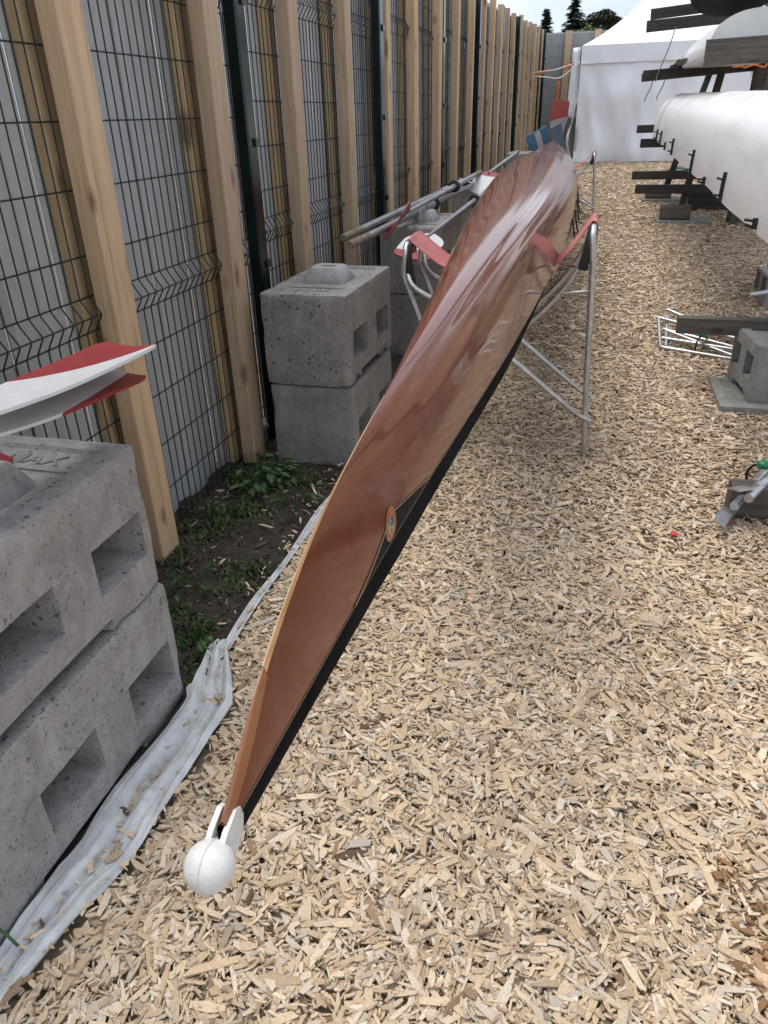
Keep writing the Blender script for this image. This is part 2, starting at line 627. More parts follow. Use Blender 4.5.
def mk_sheet():
    m = Mat('grey_cladding')
    v = m.coords((1, 1, 0.12), rnd=False)
    n = m.noise(v, 5, 5, 0.6)
    n2 = m.noise(m.coords((1, 1, 1), rnd=False), 40, 3)
    # board to board tone, boards run upright, 0.145 m wide
    t = m.n('ShaderNodeTexCoord').outputs['Object']
    sx = m.n('ShaderNodeSeparateXYZ', {0: t}).outputs['Y']
    bid = m.math('FLOOR', m.math('DIVIDE', sx, 0.145))
    wn = m.n('ShaderNodeTexWhiteNoise', {'W': bid}, noise_dimensions='1D').outputs['Value']
    tone = m.ramp(wn, [(0.0, (0.26, 0.268, 0.262)), (0.5, (0.39, 0.40, 0.39)), (1.0, (0.53, 0.54, 0.53))])
    col = m.mix(0.4, tone, m.ramp(n, [(0.3, (0.26, 0.268, 0.264)), (0.7, (0.44, 0.45, 0.44))]))
    col = m.mix(0.15, col, m.ramp(n2, [(0.3, (0.2, 0.2, 0.21)), (0.7, (0.5, 0.5, 0.5))]))
    m.set(Base_Color=col, Roughness=0.75)
    return m.m


M['sheet'] = mk_sheet()


def mk_membrane():
    m = Mat('weed_membrane')
    v = m.coords(rnd=False)
    n = m.noise(v, 18, 6, 0.65)
    n2 = m.noise(v, 140, 3)
    col = m.ramp(n, [(0.28, (0.40, 0.41, 0.42)), (0.6, (0.58, 0.59, 0.60)), (0.8, (0.66, 0.665, 0.67))])
    dirt = m.ramp(m.noise(v, 7, 5, 0.7), [(0.56, (0, 0, 0)), (0.72, (1, 1, 1))])
    col = m.mix(m.math('MULTIPLY', dirt, 0.45), col, c4(0.22, 0.17, 0.12))
    m.set(Base_Color=col, Roughness=0.8)
    m.bump(m.math('ADD', n, m.math('MULTIPLY', n2, 0.4)), 0.35, 0.006)
    return m.m


M['membrane'] = mk_membrane()


def mk_white_hull(name, base=(0.80, 0.80, 0.795)):
    m = Mat(name)
    v = m.coords((2.2, 0.35, 2.2), rnd=False)
    n = m.noise(v, 2.2, 6, 0.65, 0.6)
    n2 = m.noise(m.coords((6, 1.2, 6), rnd=False), 4, 5, 0.7)
    col = m.ramp(n, [(0.32, tuple(c * 0.84 for c in base)), (0.52, base), (0.75, tuple(min(.85, c * 1.1) for c in base))])
    dirt = m.ramp(n2, [(0.55, (0, 0, 0)), (0.8, (1, 1, 1))])
    col = m.mix(m.math('MULTIPLY', dirt, 0.22), col, c4(0.40, 0.37, 0.32))
    m.set(Base_Color=col, Roughness=m.math('ADD', 0.24, m.math('MULTIPLY', n2, 0.25)))
    m.b.inputs['Coat Weight'].default_value = 0.3
    m.b.inputs['Coat Roughness'].default_value = 0.25
    return m.m


M['white_hull'] = mk_white_hull('weathered_white_hull')
M['white_hull_b'] = mk_white_hull('clean_white_hull', (0.74, 0.735, 0.70))
M['dark_hull'] = plain('dark_brown_hull', (0.016, 0.010, 0.007), 0.75, 0, 0.5, 8)
M['dark_hull'].node_tree.nodes['Principled BSDF'].inputs['Specular IOR Level'].default_value = 0.15
M['tarp'] = plain('black_tarpaulin', (0.014, 0.014, 0.016), 0.5, 0, 0.4, 20, 0.2)


def mk_tent():
    m = Mat('tent_fabric')
    v = m.coords((1, 1, 0.5), rnd=False)
    n = m.noise(v, 1.6, 5, 0.6)
    m.set(Base_Color=m.ramp(n, [(0.3, (0.72, 0.745, 0.81)), (0.7, (0.80, 0.82, 0.86))]), Roughness=0.6)
    m.bump(m.noise(v, 3.0, 4, 0.55, 0.5), 0.25, 0.05)
    return m.m


M['tent'] = mk_tent()
M['oar_shaft'] = plain('grey_oar_shaft', (0.20, 0.205, 0.21), 0.35, 0.1, 0.35, 7)
M['oar_grip'] = plain('worn_wood_grip', (0.17, 0.135, 0.10), 0.75, 0, 0.4, 30)
M['sleeve'] = plain('oar_sleeve', (0.30, 0.31, 0.33), 0.5)
M['collar'] = plain('black_collar', (0.014, 0.014, 0.015), 0.45)


def blade_mat(name, ca, cb, k, wornness=0.25, third=None):
    """painted blade: colour cb where x*k0 + y*k1 > k2 (local coordinates)"""
    m = Mat(name)
    t = m.n('ShaderNodeTexCoord').outputs['Object']
    s = m.n('ShaderNodeSeparateXYZ', {0: t})
    d = m.math('SUBTRACT', m.math('ADD', m.math('MULTIPLY', s.outputs['X'], k[0]), m.math('MULTIPLY', s.outputs['Y'], k[1])), k[2])
    mask = m.math('GREATER_THAN', d, 0.0)
    n = m.noise(t, 22, 6, 0.7)
    A = m.ramp(n, [(0.3, tuple(c * 0.85 for c in ca)), (0.7, ca)])
    B = m.ramp(n, [(0.3, tuple(c * 0.75 for c in cb)), (0.7, cb)])
    col = m.mix(mask, A, B)
    if third:
        mask2 = m.math('LESS_THAN', m.math('ABSOLUTE', m.math('SUBTRACT', d, third[1])), third[2])
        col = m.mix(mask2, col, c4(*third[0]))
    chip = m.ramp(m.noise(t, 60, 4, 0.7), [(0.68, (0, 0, 0)), (0.72, (1, 1, 1))])
    col = m.mix(m.math('MULTIPLY', chip, wornness * 2), col, c4(0.12, 0.10, 0.09))
    m.set(Base_Color=col, Roughness=0.42)
    return m.m


def mk_chip():
    m = Mat('wood_chip')
    a = m.n('ShaderNodeAttribute', attribute_name='Col').outputs['Color']
    v = m.coords((1, 1, 1), rnd=False)
    n = m.noise(v, 230, 5, 0.75)
    n2 = m.noise(v, 1.1, 4, 0.6)
    col = m.mix(1.0, a, m.ramp(n, [(0.25, (0.66, 0.62, 0.57)), (0.62, (1.08, 1.08, 1.08))]), 'MULTIPLY')
    col = m.mix(1.0, col, m.ramp(n2, [(0.3, (0.92, 0.90, 0.88)), (0.7, (1.05, 1.05, 1.05))]), 'MULTIPLY')
    m.set(Base_Color=col, Roughness=0.8)
    m.b.inputs['Specular IOR Level'].default_value = 0.25
    return m.m


M['chip'] = mk_chip()


def mk_ground():
    m = Mat('chip_bed')
    v = m.coords((1, 1, 1), rnd=False)
    v2 = m.n('ShaderNodeVectorMath', {0: v, 1: m.n('ShaderNodeVectorMath', {0: m.n('ShaderNodeTexNoise', {'Vector': v, 'Scale': 9.0}).outputs['Color'], 1: (0.1, 0.1, 0.1)}, operation='MULTIPLY').outputs[0]}, operation='ADD').outputs[0]
    ce = m.n('ShaderNodeTexVoronoi', {'Vector': m.n('ShaderNodeMapping', {'Vector': v2, 'Scale': (1, 2.2, 1)}).outputs[0], 'Scale': 22.0}).outputs['Color']
    s = m.n('ShaderNodeSeparateXYZ', {0: ce}).outputs[0]
    col = m.ramp(s, [(0.0, (0.20, 0.14, 0.09)), (0.35, (0.34, 0.25, 0.165)), (0.8, (0.48, 0.37, 0.255)), (1.0, (0.55, 0.45, 0.33))])
    m.set(Base_Color=col, Roughness=0.9)
    m.bump(s, 0.6, 0.02)
    return m.m


M['ground'] = mk_ground()


def mk_soil():
    m = Mat('damp_soil')
    v = m.coords((1, 1, 1), rnd=False)
    n = m.noise(v, 12, 8, 0.7)
    n2 = m.noise(v, 70, 4, 0.7)
    col = m.ramp(n, [(0.3, (0.022, 0.017, 0.013)), (0.55, (0.052, 0.040, 0.030)), (0.75, (0.10, 0.078, 0.056))])
    moss = m.ramp(m.noise(v, 3.2, 5, 0.6), [(0.5, (0, 0, 0)), (0.66, (1, 1, 1))])
    col = m.mix(m.math('MULTIPLY', moss, 0.45), col, c4(0.030, 0.052, 0.017))
    m.set(Base_Color=col, Roughness=0.95)
    m.bump(m.math('ADD', n, m.math('MULTIPLY', n2, 0.5)), 0.8, 0.03)
    return m.m


M['soil'] = mk_soil()


def leaf_mat(name, a, b):
    m = Mat(name)
    n = m.noise(m.coords(rnd=True), 9, 4)
    m.set(Base_Color=m.ramp(n, [(0.3, a), (0.7, b)]), Roughness=0.55)
    return m.m


M['weed'] = leaf_mat('weed_leaf', (0.022, 0.055, 0.014), (0.055, 0.12, 0.028))
M['grass'] = leaf_mat('grass_blade', (0.030, 0.062, 0.014), (0.075, 0.125, 0.030))
M['conifer'] = leaf_mat('conifer_needles', (0.018, 0.032, 0.020), (0.040, 0.062, 0.036))
M['pine_crown'] = leaf_mat('pine_needles', (0.022, 0.036, 0.018), (0.055, 0.075, 0.036))
M['bush'] = leaf_mat('bush_leaf', (0.055, 0.085, 0.022), (0.13, 0.17, 0.05))
M['bark'] = plain('bark', (0.08, 0.06, 0.045), 0.9, 0, 0.4, 10, 0.3)
M['rope_orange'] = plain('orange_rope', (0.48, 0.12, 0.035), 0.7)
M['rope_white'] = plain('white_rope', (0.6, 0.58, 0.52), 0.7)
M['rope_teal'] = plain('teal_rope', (0.06, 0.15, 0.14), 0.7)
M['red_plastic'] = plain('red_plastic', (0.55, 0.04, 0.05), 0.5)

# ------------------------------------------------------------------ ground
ys = np.concatenate([np.arange(-8, -1, 1.0), np.arange(-1, 8, 0.12), np.arange(8, 24, 0.4), np.array([24, 27, 32, 40, 60, 100, 200, 500])])
xs = np.concatenate([np.array([-500, -120, -50, -20, -10, -6]), np.arange(-3, 5, 0.12), np.arange(5, 12, 0.6), np.array([14, 20, 50, 120, 500])])
mb = MB()
vs = [(x, y, gz(x, y) - 0.006) for y in ys for x in xs]
nx = len(xs)
fs = [(j * nx + i, j * nx + i + 1, (j + 1) * nx + i + 1, (j + 1) * nx + i) for j in range(len(ys) - 1) for i in range(nx - 1)]
mb.add(vs, fs)
g = mb.build('ground', M['ground'], smooth=True, recalc=False)
tag(g, kind='structure')

mb = MB()


def soil_fn(u, v):
    y = -2.0 + v * 9.0
    x0, x1 = -1.72, edge_x(y) - 0.015
    x = x0 + (x1 - x0) * u
    h = 0.010 + 0.022 * mnoise.noise(Vector((x * 6, y * 6, 0))) + 0.010 * mnoise.noise(Vector((x * 19, y * 19, 3)))
    h *= min(1, 4 * (1 - u) + 0.1)
    return (x, y, gz(x, y) + 0.002 + h)


mb.grid(soil_fn, 30, 240)
tag(mb.build('soil_strip', M['soil'], smooth=True, recalc=False), kind='structure')


# ------------------------------------------------------------------ fence
FX = -1.5
post_y = [0.40, 1.32, 2.26, 3.16, 4.04, 4.96, 5.92, 6.82, 7.78, 8.74, 9.68, 10.55, 11.38, 12.19, 13.07, 13.98, 15.05, 15.94, 16.86, 17.85, 18.7, 19.6]
steel_y = [1.12, 3.39, 5.66, 7.91, 10.16, 12.41, 14.66, 16.91, 19.16, 20.55]
fence = thing('fence', 'long timber and green wire mesh fence running along the left of the chip path', 'fence', (FX, 8.0, ramp(8.0)))
FH = 2.5


def post_mb(H=FH, w=0.125, d=0.07, lean=(0, 0)):
    m = MB()
    m.beam((0, 0, -0.12), (lean[0], lean[1], H), w, d, up=(1, 0, 0), ch=0.004, segs=6, wob=0.0012)
    return m


proto_post = post_mb().build('post', M['pine'], fence, world=False)
proto_batten = MB().beam((0, 0, 0.0), (0, 0, FH - 0.05), 0.115, 0.04, up=(1, 0, 0), ch=0.003).build('batten', M['pine_dull'], fence, world=False)
first = True
rl = random.Random(3)
FO = Vector(fence.location)
for y in post_y:
    p = proto_post if first else proto_post.copy()
    b = proto_batten if first else proto_batten.copy()
    if not first:
        C.objects.link(p)
        C.objects.link(b)
        p.parent = fence
        b.parent = fence
    first = False
    yc = y - 0.065
    p.location = Vector((FX - 0.037, yc, ramp(yc) + rl.uniform(-0.02, 0.02))) - FO
    p.rotation_euler = (rl.uniform(-0.006, 0.006), rl.uniform(-0.003, 0.006), rl.uniform(-0.06, 0.06))
    yb = y - 0.085
    b.location = Vector((FX - 0.127, yb, ramp(yb))) - FO
    b.rotation_euler = (rl.uniform(-0.006, 0.006), 0, 0)

# steel posts
m = MB()
m.beam((0, 0, -0.1), (0, 0, FH - 0.02), 0.095, 0.065, up=(1, 0, 0), ch=0.008)
for zz in (0.35, 0.9, 1.42, 1.95):
    m.box((0.036, 0.028, zz), (0.012, 0.05, 0.035))
sp = m.build('steel_post', M['steel_post'], fence, world=False)
for i, y in enumerate(steel_y):
    o = sp if i == 0 else sp.copy()
    if i:
        C.objects.link(o)
        o.parent = fence
    o.location = Vector((FX - 0.035, y, ramp(y))) - FO


# welded mesh panel, local y from 0 to 2.25
def mesh_panel(L):
    m = MB()
    prof = []                      # (z, x) of an upright wire
    folds = [0.985, 1.985]
    zs = [0.05]
    for fz in folds:
        prof += [(fz - 0.062, 0.0), (fz - 0.048, 0.004), (fz - 0.004, 0.032), (fz + 0.004, 0.032), (fz + 0.048, 0.004), (fz + 0.062, 0.0)]
    prof = [(0.03, 0.0)] + prof + [(2.46, 0.0)]
    n = int(round(L / 0.05))
    for i in range(n + 1):
        y = i * L / n
        m.tube([(x, y, z) for z, x in prof], 0.0027, n=5, caps=False)
    for z, x in [(0.05, 0)] + [(fz + d, xx) for fz in folds for d, xx in ((-0.055, 0.0), (0.0, 0.036), (0.055, 0.0))] + [(z, 0.0) for z in (0.21, 0.40, 0.60, 0.79, 1.165, 1.36, 1.55, 1.745, 2.2, 2.42)]:
        m.tube([(x - 0.004, 0, z), (x - 0.004, L, z)], 0.0029, n=5, caps=False)
    return m


mp_ = mesh_panel(2.25).build('mesh_panel', M['wire'], fence, world=False, smooth=True)
for i, y in enumerate([-1.14, 1.12, 3.39, 5.66, 7.91, 10.16, 12.41, 14.66, 16.91]):
    o = mp_ if i == 0 else mp_.copy()
    if i:
        C.objects.link(o)
        o.parent = fence
    o.location = Vector((FX - 0.084, y + 0.01, ramp(y + 1.1))) - FO
o = mesh_panel(1.4).build('mesh_panel', M['wire'], fence, world=False, smooth=True)
o.location = Vector((FX - 0.084, 19.17, ramp(19.8))) - FO


# cladding boards behind the battens: shallow lapped uprights
def cladding(L, H=2.46):
    m = MB()
    n = int(round(L / 0.145))
    for i in range(n):
        y0 = i * L / n
        y1 = (i + 1) * L / n
        off = 0.012 if i % 2 else 0.0
        m.beam((-0.0 + off, (y0 + y1) / 2, 0.02), (off, (y0 + y1) / 2, H), (y1 - y0) + (0.016 if i % 2 else -0.010), 0.011, up=(1, 0, 0), ch=0.002)
    return m


cl = cladding(2.25).build('cladding_panel', M['sheet'], fence, world=False)
for i, y in enumerate([-1.14, 1.12, 3.39, 5.66, 7.91, 10.16, 12.41, 14.66, 16.91, 19.16]):
    o = cl if i == 0 else cl.copy()
    if i:
        C.objects.link(o)
        o.parent = fence
    o.location = Vector((FX - 0.172, y, ramp(y + 1.1))) - FO

# end fence, across the far end of the path
EY = 20.75
efence = thing('end_fence', 'grey boarded wire fence with pale posts across the far end behind the tent', 'fence', (0.4, EY, ramp(EY)))
EO = Vector(efence.location)
ez = ramp(EY)
m = MB()
for i in range(48):
    x0 = -1.55 + i * 0.145
    m.beam((x0 + 0.07, EY + 0.13 + (0.012 if i % 2 else 0), ez), (x0 + 0.07, EY + 0.13 + (0.012 if i % 2 else 0), ez + 2.48), 0.15, 0.011, up=(0, 1, 0), ch=0.002)
m.build('cladding_panel', M['sheet'], efence)
m = MB()
for i in range(138):
    x = -1.5 + i * 0.05
    m.tube([(x, EY + 0.06, ez + 0.04), (x, EY + 0.06, ez + 2.44)], 0.0027, n=4, caps=False)
for z in (0.05, .4, .6, .8, .98, 1.17, 1.36, 1.55, 1.75, 1.98, 2.2, 2.42):
    m.tube([(-1.5, EY + 0.055, ez + z), (5.4, EY + 0.055, ez + z)], 0.003, n=4, caps=False)
m.build('mesh_panel', M['wire'], efence)
for x in (-1.02, -0.36, 0.5, 1.4, 2.3, 3.2, 4.1):
    MB().beam((x, EY, ez - 0.1), (x + 0.02, EY, ez + 2.5), 0.15, 0.07, up=(0, 1, 0), ch=0.004).build('post', M['pine'], efence)


# ------------------------------------------------------------------ concrete ballast blocks
def rounded_grid_box(L, Wd, H, pockets, r=0.011, seed=0, step=0.02, notch=True):
    """box x:[-Wd/2,Wd/2] y:[-L/2,L/2] z:[0,H]; pockets: list of (y0,y1,z0,z1) holes in both x faces"""
    def lines(a, b, extra, st):
        s = set([round(a, 5), round(b, 5)] + [round(e, 5) for e in extra])
        n = max(2, int((b - a) / st))
        ex = sorted(s)
        for i in range(1, n):
            v = a + (b - a) * i / n
            if min(abs(v - e) for e in ex) > st * 0.35:
                s.add(round(v, 5))
        return sorted(s)
    ye = [e for p in pockets for e in p[:2]] + [-L / 2 + 0.055, -L / 2 + 0.063, L / 2 - 0.055, L / 2 - 0.063]
    ze = [e for p in pockets for e in p[2:]]
    xe = [-Wd / 2 + 0.055, -Wd / 2 + 0.063, Wd / 2 - 0.055, Wd / 2 - 0.063]
    nt0, nt1 = -0.24 * L, 0.24 * L
    if notch:
        ye += [nt0, nt1]
        ze += [0.042]
    Yl, Zl, Xl = lines(-L / 2, L / 2, ye, step), lines(0, H, ze, step), lines(-Wd / 2, Wd / 2, xe, step)
    verts, idx, faces = [], {}, []

    def vid(p, key=None):
        k = (round(p[0], 5), round(p[1], 5), round(p[2], 5))
        if k not in idx:
            idx[k] = len(verts)
            verts.append(k)
        return idx[k]

    def inpocket(y0, y1, z0, z1):
        ym, zm = (y0 + y1) / 2, (z0 + z1) / 2
        for p in pockets:
            if p[0] < ym < p[1] and p[2] < zm < p[3]:
                return True
        if notch and nt0 < ym < nt1 and zm < 0.042:
            return True
        return False
    dep = min(0.15, Wd * 0.36)
    for sx in (-1, 1):
        x = sx * Wd / 2
        for a, b in zip(Yl, Yl[1:]):
            for c, d in zip(Zl, Zl[1:]):
                if not inpocket(a, b, c, d):
                    faces.append([vid((x, a, c)), vid((x, b, c)), vid((x, b, d)), vid((x, a, d))])
        xi = x - sx * dep
        for p in pockets + ([(nt0, nt1, 0.0, 0.042)] if notch else []):
            yy = [v for v in Yl if p[0] - 1e-6 <= v <= p[1] + 1e-6]
            zz = [v for v in Zl if p[2] - 1e-6 <= v <= p[3] + 1e-6]
            lo = 0.75   # pocket narrows inwards a little
            def inn(y, z):
                cy, cz = (p[0] + p[1]) / 2, (p[2] + p[3]) / 2
                return (xi, cy + (y - cy) * 0.86, cz + (z - cz) * (0.86 if p[2] > 0.01 else 1.0))
            for a, b in zip(yy, yy[1:]):
                for zc in (p[2], p[3]):
                    if zc < 0.001:
                        continue
                    faces.append([vid((x, a, zc)), vid((x, b, zc)), vid(inn(b, zc)), vid(inn(a, zc))])
            for c, d in zip(zz, zz[1:]):
                for yc in (p[0], p[1]):
                    faces.append([vid((x, yc, c)), vid((x, yc, d)), vid(inn(yc, d)), vid(inn(yc, c))])
            for a, b in zip(yy, yy[1:]):
                for c, d in zip(zz, zz[1:]):
                    faces.append([vid(inn(a, c)), vid(inn(b, c)), vid(inn(b, d)), vid(inn(a, d))])
    for sy in (-1, 1):
        y = sy * L / 2
        for a, b in zip(Xl, Xl[1:]):
            for c, d in zip(Zl, Zl[1:]):
                faces.append([vid((a, y, c)), vid((b, y, c)), vid((b, y, d)), vid((a, y, d))])
    for z in (0, H):
        for a, b in zip(Xl, Xl[1:]):
            for c, d in zip(Yl, Yl[1:]):
                if z == 0 and notch and nt0 < (c + d) / 2 < nt1:
                    continue
                faces.append([vid((a, c, z)), vid((b, c, z)), vid((b, d, z)), vid((a, d, z))])
    out = []
    so = Vector((seed * 13.7, seed * 5.1, seed * 3.3))
    for (x, y, z) in verts:
        p = Vector((x, y, z))
        # recess in the top
        if z > H - 1e-4 and abs(x) < Wd / 2 - 0.058 and abs(y) < L / 2 - 0.058:
            p.z -= 0.010
        rr = r * (1.0 + 2.6 * max(0, mnoise.noise(p * 9 + so)))
        q = Vector((max(-Wd / 2 + rr, min(Wd / 2 - rr, x)), max(-L / 2 + rr, min(L / 2 - rr, y)), max(rr, min(H - rr, z))))
        on = (abs(abs(x) - Wd / 2) < 1e-4) + (abs(abs(y) - L / 2) < 1e-4) + (z < 1e-4 or z > H - 1e-4)
        dv = Vector((x, y, z)) - q
        if on >= 1 and dv.length > 1e-6:
            nzero = sum(1 for c in dv if abs(c) > 1e-6)
            if nzero > 1:
                # chamfer between a flat bevel and a round
                q2 = q + dv.normalized() * rr
                p = q2
        # chipped lower edge and rough skin
        n1 = mnoise.noise(p * 11 + so) * 0.0022 + mnoise.noise(p * 37 + so) * 0.0014
        ed = max(0.0, 1 - z / 0.045)
        n1 -= ed * max(0, mnoise.noise(Vector((p.x * 6, p.y * 9, 0)) + so) + 0.05) * 0.035
        cdir = Vector((p.x / Wd, p.y / L, (p.z - H / 2) / H))
        ax = max(range(3), key=lambda i: abs(cdir[i]))
        dd = Vector((0, 0, 0))
        dd[ax] = math.copysign(1, cdir[ax])
        p = p + dd * n1
        out.append(p)
    return out, faces


def glyphs(text, size, loc, rotz=0.0, thick=0.004):
    cu = bpy.data.curves.new('lettering', 'FONT')
    cu.body = text
    cu.size = size
    cu.extrude = thick
    cu.align_x = 'CENTER'
    cu.align_y = 'CENTER'
    ob = bpy.data.objects.new('lettering_tmp', cu)
    C.objects.link(ob)
    dg = bpy.context.evaluated_depsgraph_get()
    dg.update()
    me = bpy.data.meshes.new_from_object(ob.evaluated_get(dg))
    C.objects.unlink(ob)
    bpy.data.objects.remove(ob)
    return me


BH, BL, BW = 0.42, 0.72, 0.41
PK = [(-0.18 - 0.105, -0.18 + 0.105, 0.115, 0.245), (0.19 - 0.105, 0.19 + 0.105, 0.115, 0.245)]
letters_me = glyphs('NAX', 0.075, (0, 0, 0))
letters_me.materials.append(M['concrete_smooth'])


def block(name_label, loc, seed, stud=True, rz=0.0, L=BL, Wd=BW, H=BH, lettering=True, group='concrete blocks stacked along the fence', mat='concrete', pockets=None, sdy=0.0):
    root = thing('concrete_block', name_label, 'concrete block', loc, group)
    root.rotation_euler = (0, 0, rz)
    k = L / BL
    vs_, fs_ = rounded_grid_box(L, Wd, H, pockets or [(a * k, b * k, c, d) for a, b, c, d in PK], seed=seed)
    m = MB()
    m.add(vs_, fs_)
    m.build('block_body', M[mat], root, world=False, smooth=True, angle=40)
    if stud:
        m = MB()
        a, b, h = 0.105, 0.075, 0.058

        def st(ax, ay, z):
            c = 0.016
            return [Vector((x, y, z)) for x, y in ((-ax + c, -ay), (ax - c, -ay), (ax, -ay + c), (ax, ay - c), (ax - c, ay), (-ax + c, ay), (-ax, ay - c), (-ax, -ay + c))]
        rings = [st(a, b + 0.02, H - 0.015), st(a - 0.004, b + 0.016, H + 0.004), st(a - 0.028, b - 0.006, H + h - 0.006), st(a - 0.034, b - 0.012, H + h), st(0.04, 0.02, H + h), st(0.036, 0.017, H + h - 0.016)]
        vs2 = [p + Vector((0, sdy, 0)) for r_ in rings for p in r_]
        f2 = []
        for i in range(len(rings) - 1):
            for j in range(8):
                f2.append((i * 8 + j, i * 8 + (j + 1) % 8, i * 8 + 8 + (j + 1) % 8, i * 8 + 8 + j))
        f2.append(tuple(range((len(rings) - 1) * 8, len(rings) * 8)))
        m.add(vs2, f2)
        m.build('lifting_stud', M['concrete_smooth'], root, world=False, smooth=True, angle=30)
        if lettering:
            lo = bpy.data.objects.new('raised_lettering', letters_me)
            C.objects.link(lo)
            lo.parent = root
            lo.location = (0.0, -L / 2 + 0.125 if not sdy else L / 2 - 0.12, H - 0.0105)
            m = MB()
            m.box((0, -L / 2 + 0.18 if not sdy else L / 2 - 0.175, H - 0.009), (0.26, 0.006, 0.008))
            m.build('raised_bar', M['concrete_smooth'], root, world=False)
    return root


b1y = 1.05
PKN = [(-0.155, 0.055, 0.115, 0.245), (0.20, 0.41, 0.115, 0.245)]
block('pitted grey concrete block at the bottom of the nearest stack, beside the white membrane', (-1.272, b1y, ramp(b1y) - 0.01), 1, stud=False, L=0.90, pockets=PKN)
block('large pitted concrete block on top of the nearest stack, under the red and white blades', (-1.275, b1y - 0.005, ramp(b1y) + 0.412), 2, rz=0.008, L=0.90, pockets=PKN, sdy=0.12)
b2y = 3.44
block('smooth grey concrete block at the bottom of the second stack, by the leafy weed', (-1.20, b2y, ramp(b2y) - 0.01), 3, stud=False, rz=0.0, mat='concrete_plain')
block('speckled concrete block with raised stud on top of the second stack', (-1.20, b2y - 0.01, ramp(b2y) + 0.412), 4, rz=-0.02, mat='concrete_speckled')
b3y = 5.15
block('concrete block at the bottom of the third stack, behind the left trestle leg', (-1.12, b3y, ramp(b3y) - 0.01), 5, stud=False, mat='concrete_plain')
block('concrete block on top of the third stack, right under the grey oar shafts', (-1.115, b3y, ramp(b3y) + 0.412), 6, mat='concrete_plain')
b4y = 7.25
block('concrete block at the bottom of the fourth stack, hidden mostly by the hull', (-1.02, b4y, ramp(b4y) - 0.03), 7, stud=False)
block('concrete block on top of the fourth stack, below the small red and white blade', (-1.02, b4y, ramp(b4y) + 0.375), 8, lettering=False)
b5y = 11.6
block('far concrete block at the bottom of the fifth stack, beyond the hull', (-1.10, b5y, ramp(b5y) - 0.01), 9, stud=False, H=0.36, Wd=0.34)
block('far concrete block on top of the fifth stack, beside the blue blades', (-1.10, b5y, ramp(b5y) + 0.348), 10, lettering=False, stud=False, H=0.36, Wd=0.34)


# ------------------------------------------------------------------ weed membrane along the chip bed
def membrane(name, label, y0, y1, xf, wf, seed, cat='ground cloth'):
    m = MB()

    def fn(u, v):
        y = y0 + (y1 - y0) * v
        w = wf(v)
        k = min(1.0, w / 0.13)
        x = xf(y) - w * (1 - u) + k * 0.014 * mnoise.noise(Vector((seed, y * 3.5, u * 2)))
        sk = u + 0.35 * (y - 0.9) + 0.10 * mnoise.noise(Vector((y * 1.7, 3, seed)))
        f = k * 0.030 * (abs(math.sin(sk * 6.8)) ** 0.6 - 0.5) * (0.45 + 0.55 * math.sin(math.pi * u))
        f += k * (0.013 * mnoise.noise(Vector((u * 3.2, y * 5, seed))) + 0.006 * mnoise.noise(Vector((u * 14, y * 10, seed + 3)))) + 0.003 * mnoise.noise(Vector((u * 4, y * 16, seed + 7)))
        edge = k * 0.018 * max(0, 1 - abs(u - 0.9) / 0.16)
        lift = 0.012 * (1 - u) ** 2 * min(1, w / 0.12)
        return (x, y, gz(x, y) + 0.018 + 0.008 * k + f + edge + lift)
    m.sheet(fn, 34, int(140 * (y1 - y0)), 0.0025)
    o = m.build(name, M['membrane'], smooth=True, loc=(xf((y0 + y1) / 2), (y0 + y1) / 2, 0.0))
    return tag(o, label, cat)


membrane('ground_cloth', 'rumpled white weed membrane folded up beside the nearest block stack', 0.15, 1.74, lambda y: edge_x(y) + 0.008,
         lambda v: min(0.150 + 0.010 * math.sin(v * 23), edge_x(0.15 + 1.59 * v) + 0.008 + 1.058) if v < 0.85 else 0.135 - 0.08 * (v - 0.85) / 0.15, 2)
membrane('ground_cloth', 'thin grey edge of weed membrane between dark soil and chips', 1.70, 4.1, lambda y: edge_x(y) + 0.012,
         lambda v: 0.030 + 0.006 * math.sin(v * 21), 9)


# ------------------------------------------------------------------ the upturned rowing shell
AX0, AY0, AK = -0.237, 0.314, -0.0375


def axis_x(y):
    return AX0 + AK * (y - AY0)


ST = np.array([
    # y, keel z, gunwale z, half width, section exponent
    (0.345, 1.058, 1.050, 0.0045, 1.7), (0.44, 1.120, 1.052, 0.012, 1.75), (0.53, 1.155, 1.050, 0.017, 1.75), (0.61, 1.174, 1.047, 0.021, 1.75),
    (0.75, 1.190, 1.042, 0.028, 1.65), (1.0, 1.204, 1.028, 0.042, 1.35), (1.3, 1.212, 1.006, 0.060, 1.02), (2.1, 1.226, 0.948, 0.110, 0.72),
    (2.8, 1.230, 0.925, 0.156, 0.66), (3.7, 1.230, 0.905, 0.214, 0.66), (5.5, 1.228, 0.900, 0.296, 0.74), (7.0, 1.214, 0.908, 0.318, 0.82),
    (8.2, 1.200, 0.914, 0.308, 0.90), (9.6, 1.180, 0.925, 0.258, 1.0), (11.0, 1.180, 0.945, 0.178, 1.2), (12.2, 1.150, 0.970, 0.080, 1.55), (13.0, 1.05, 0.99, 0.006, 1.7)])


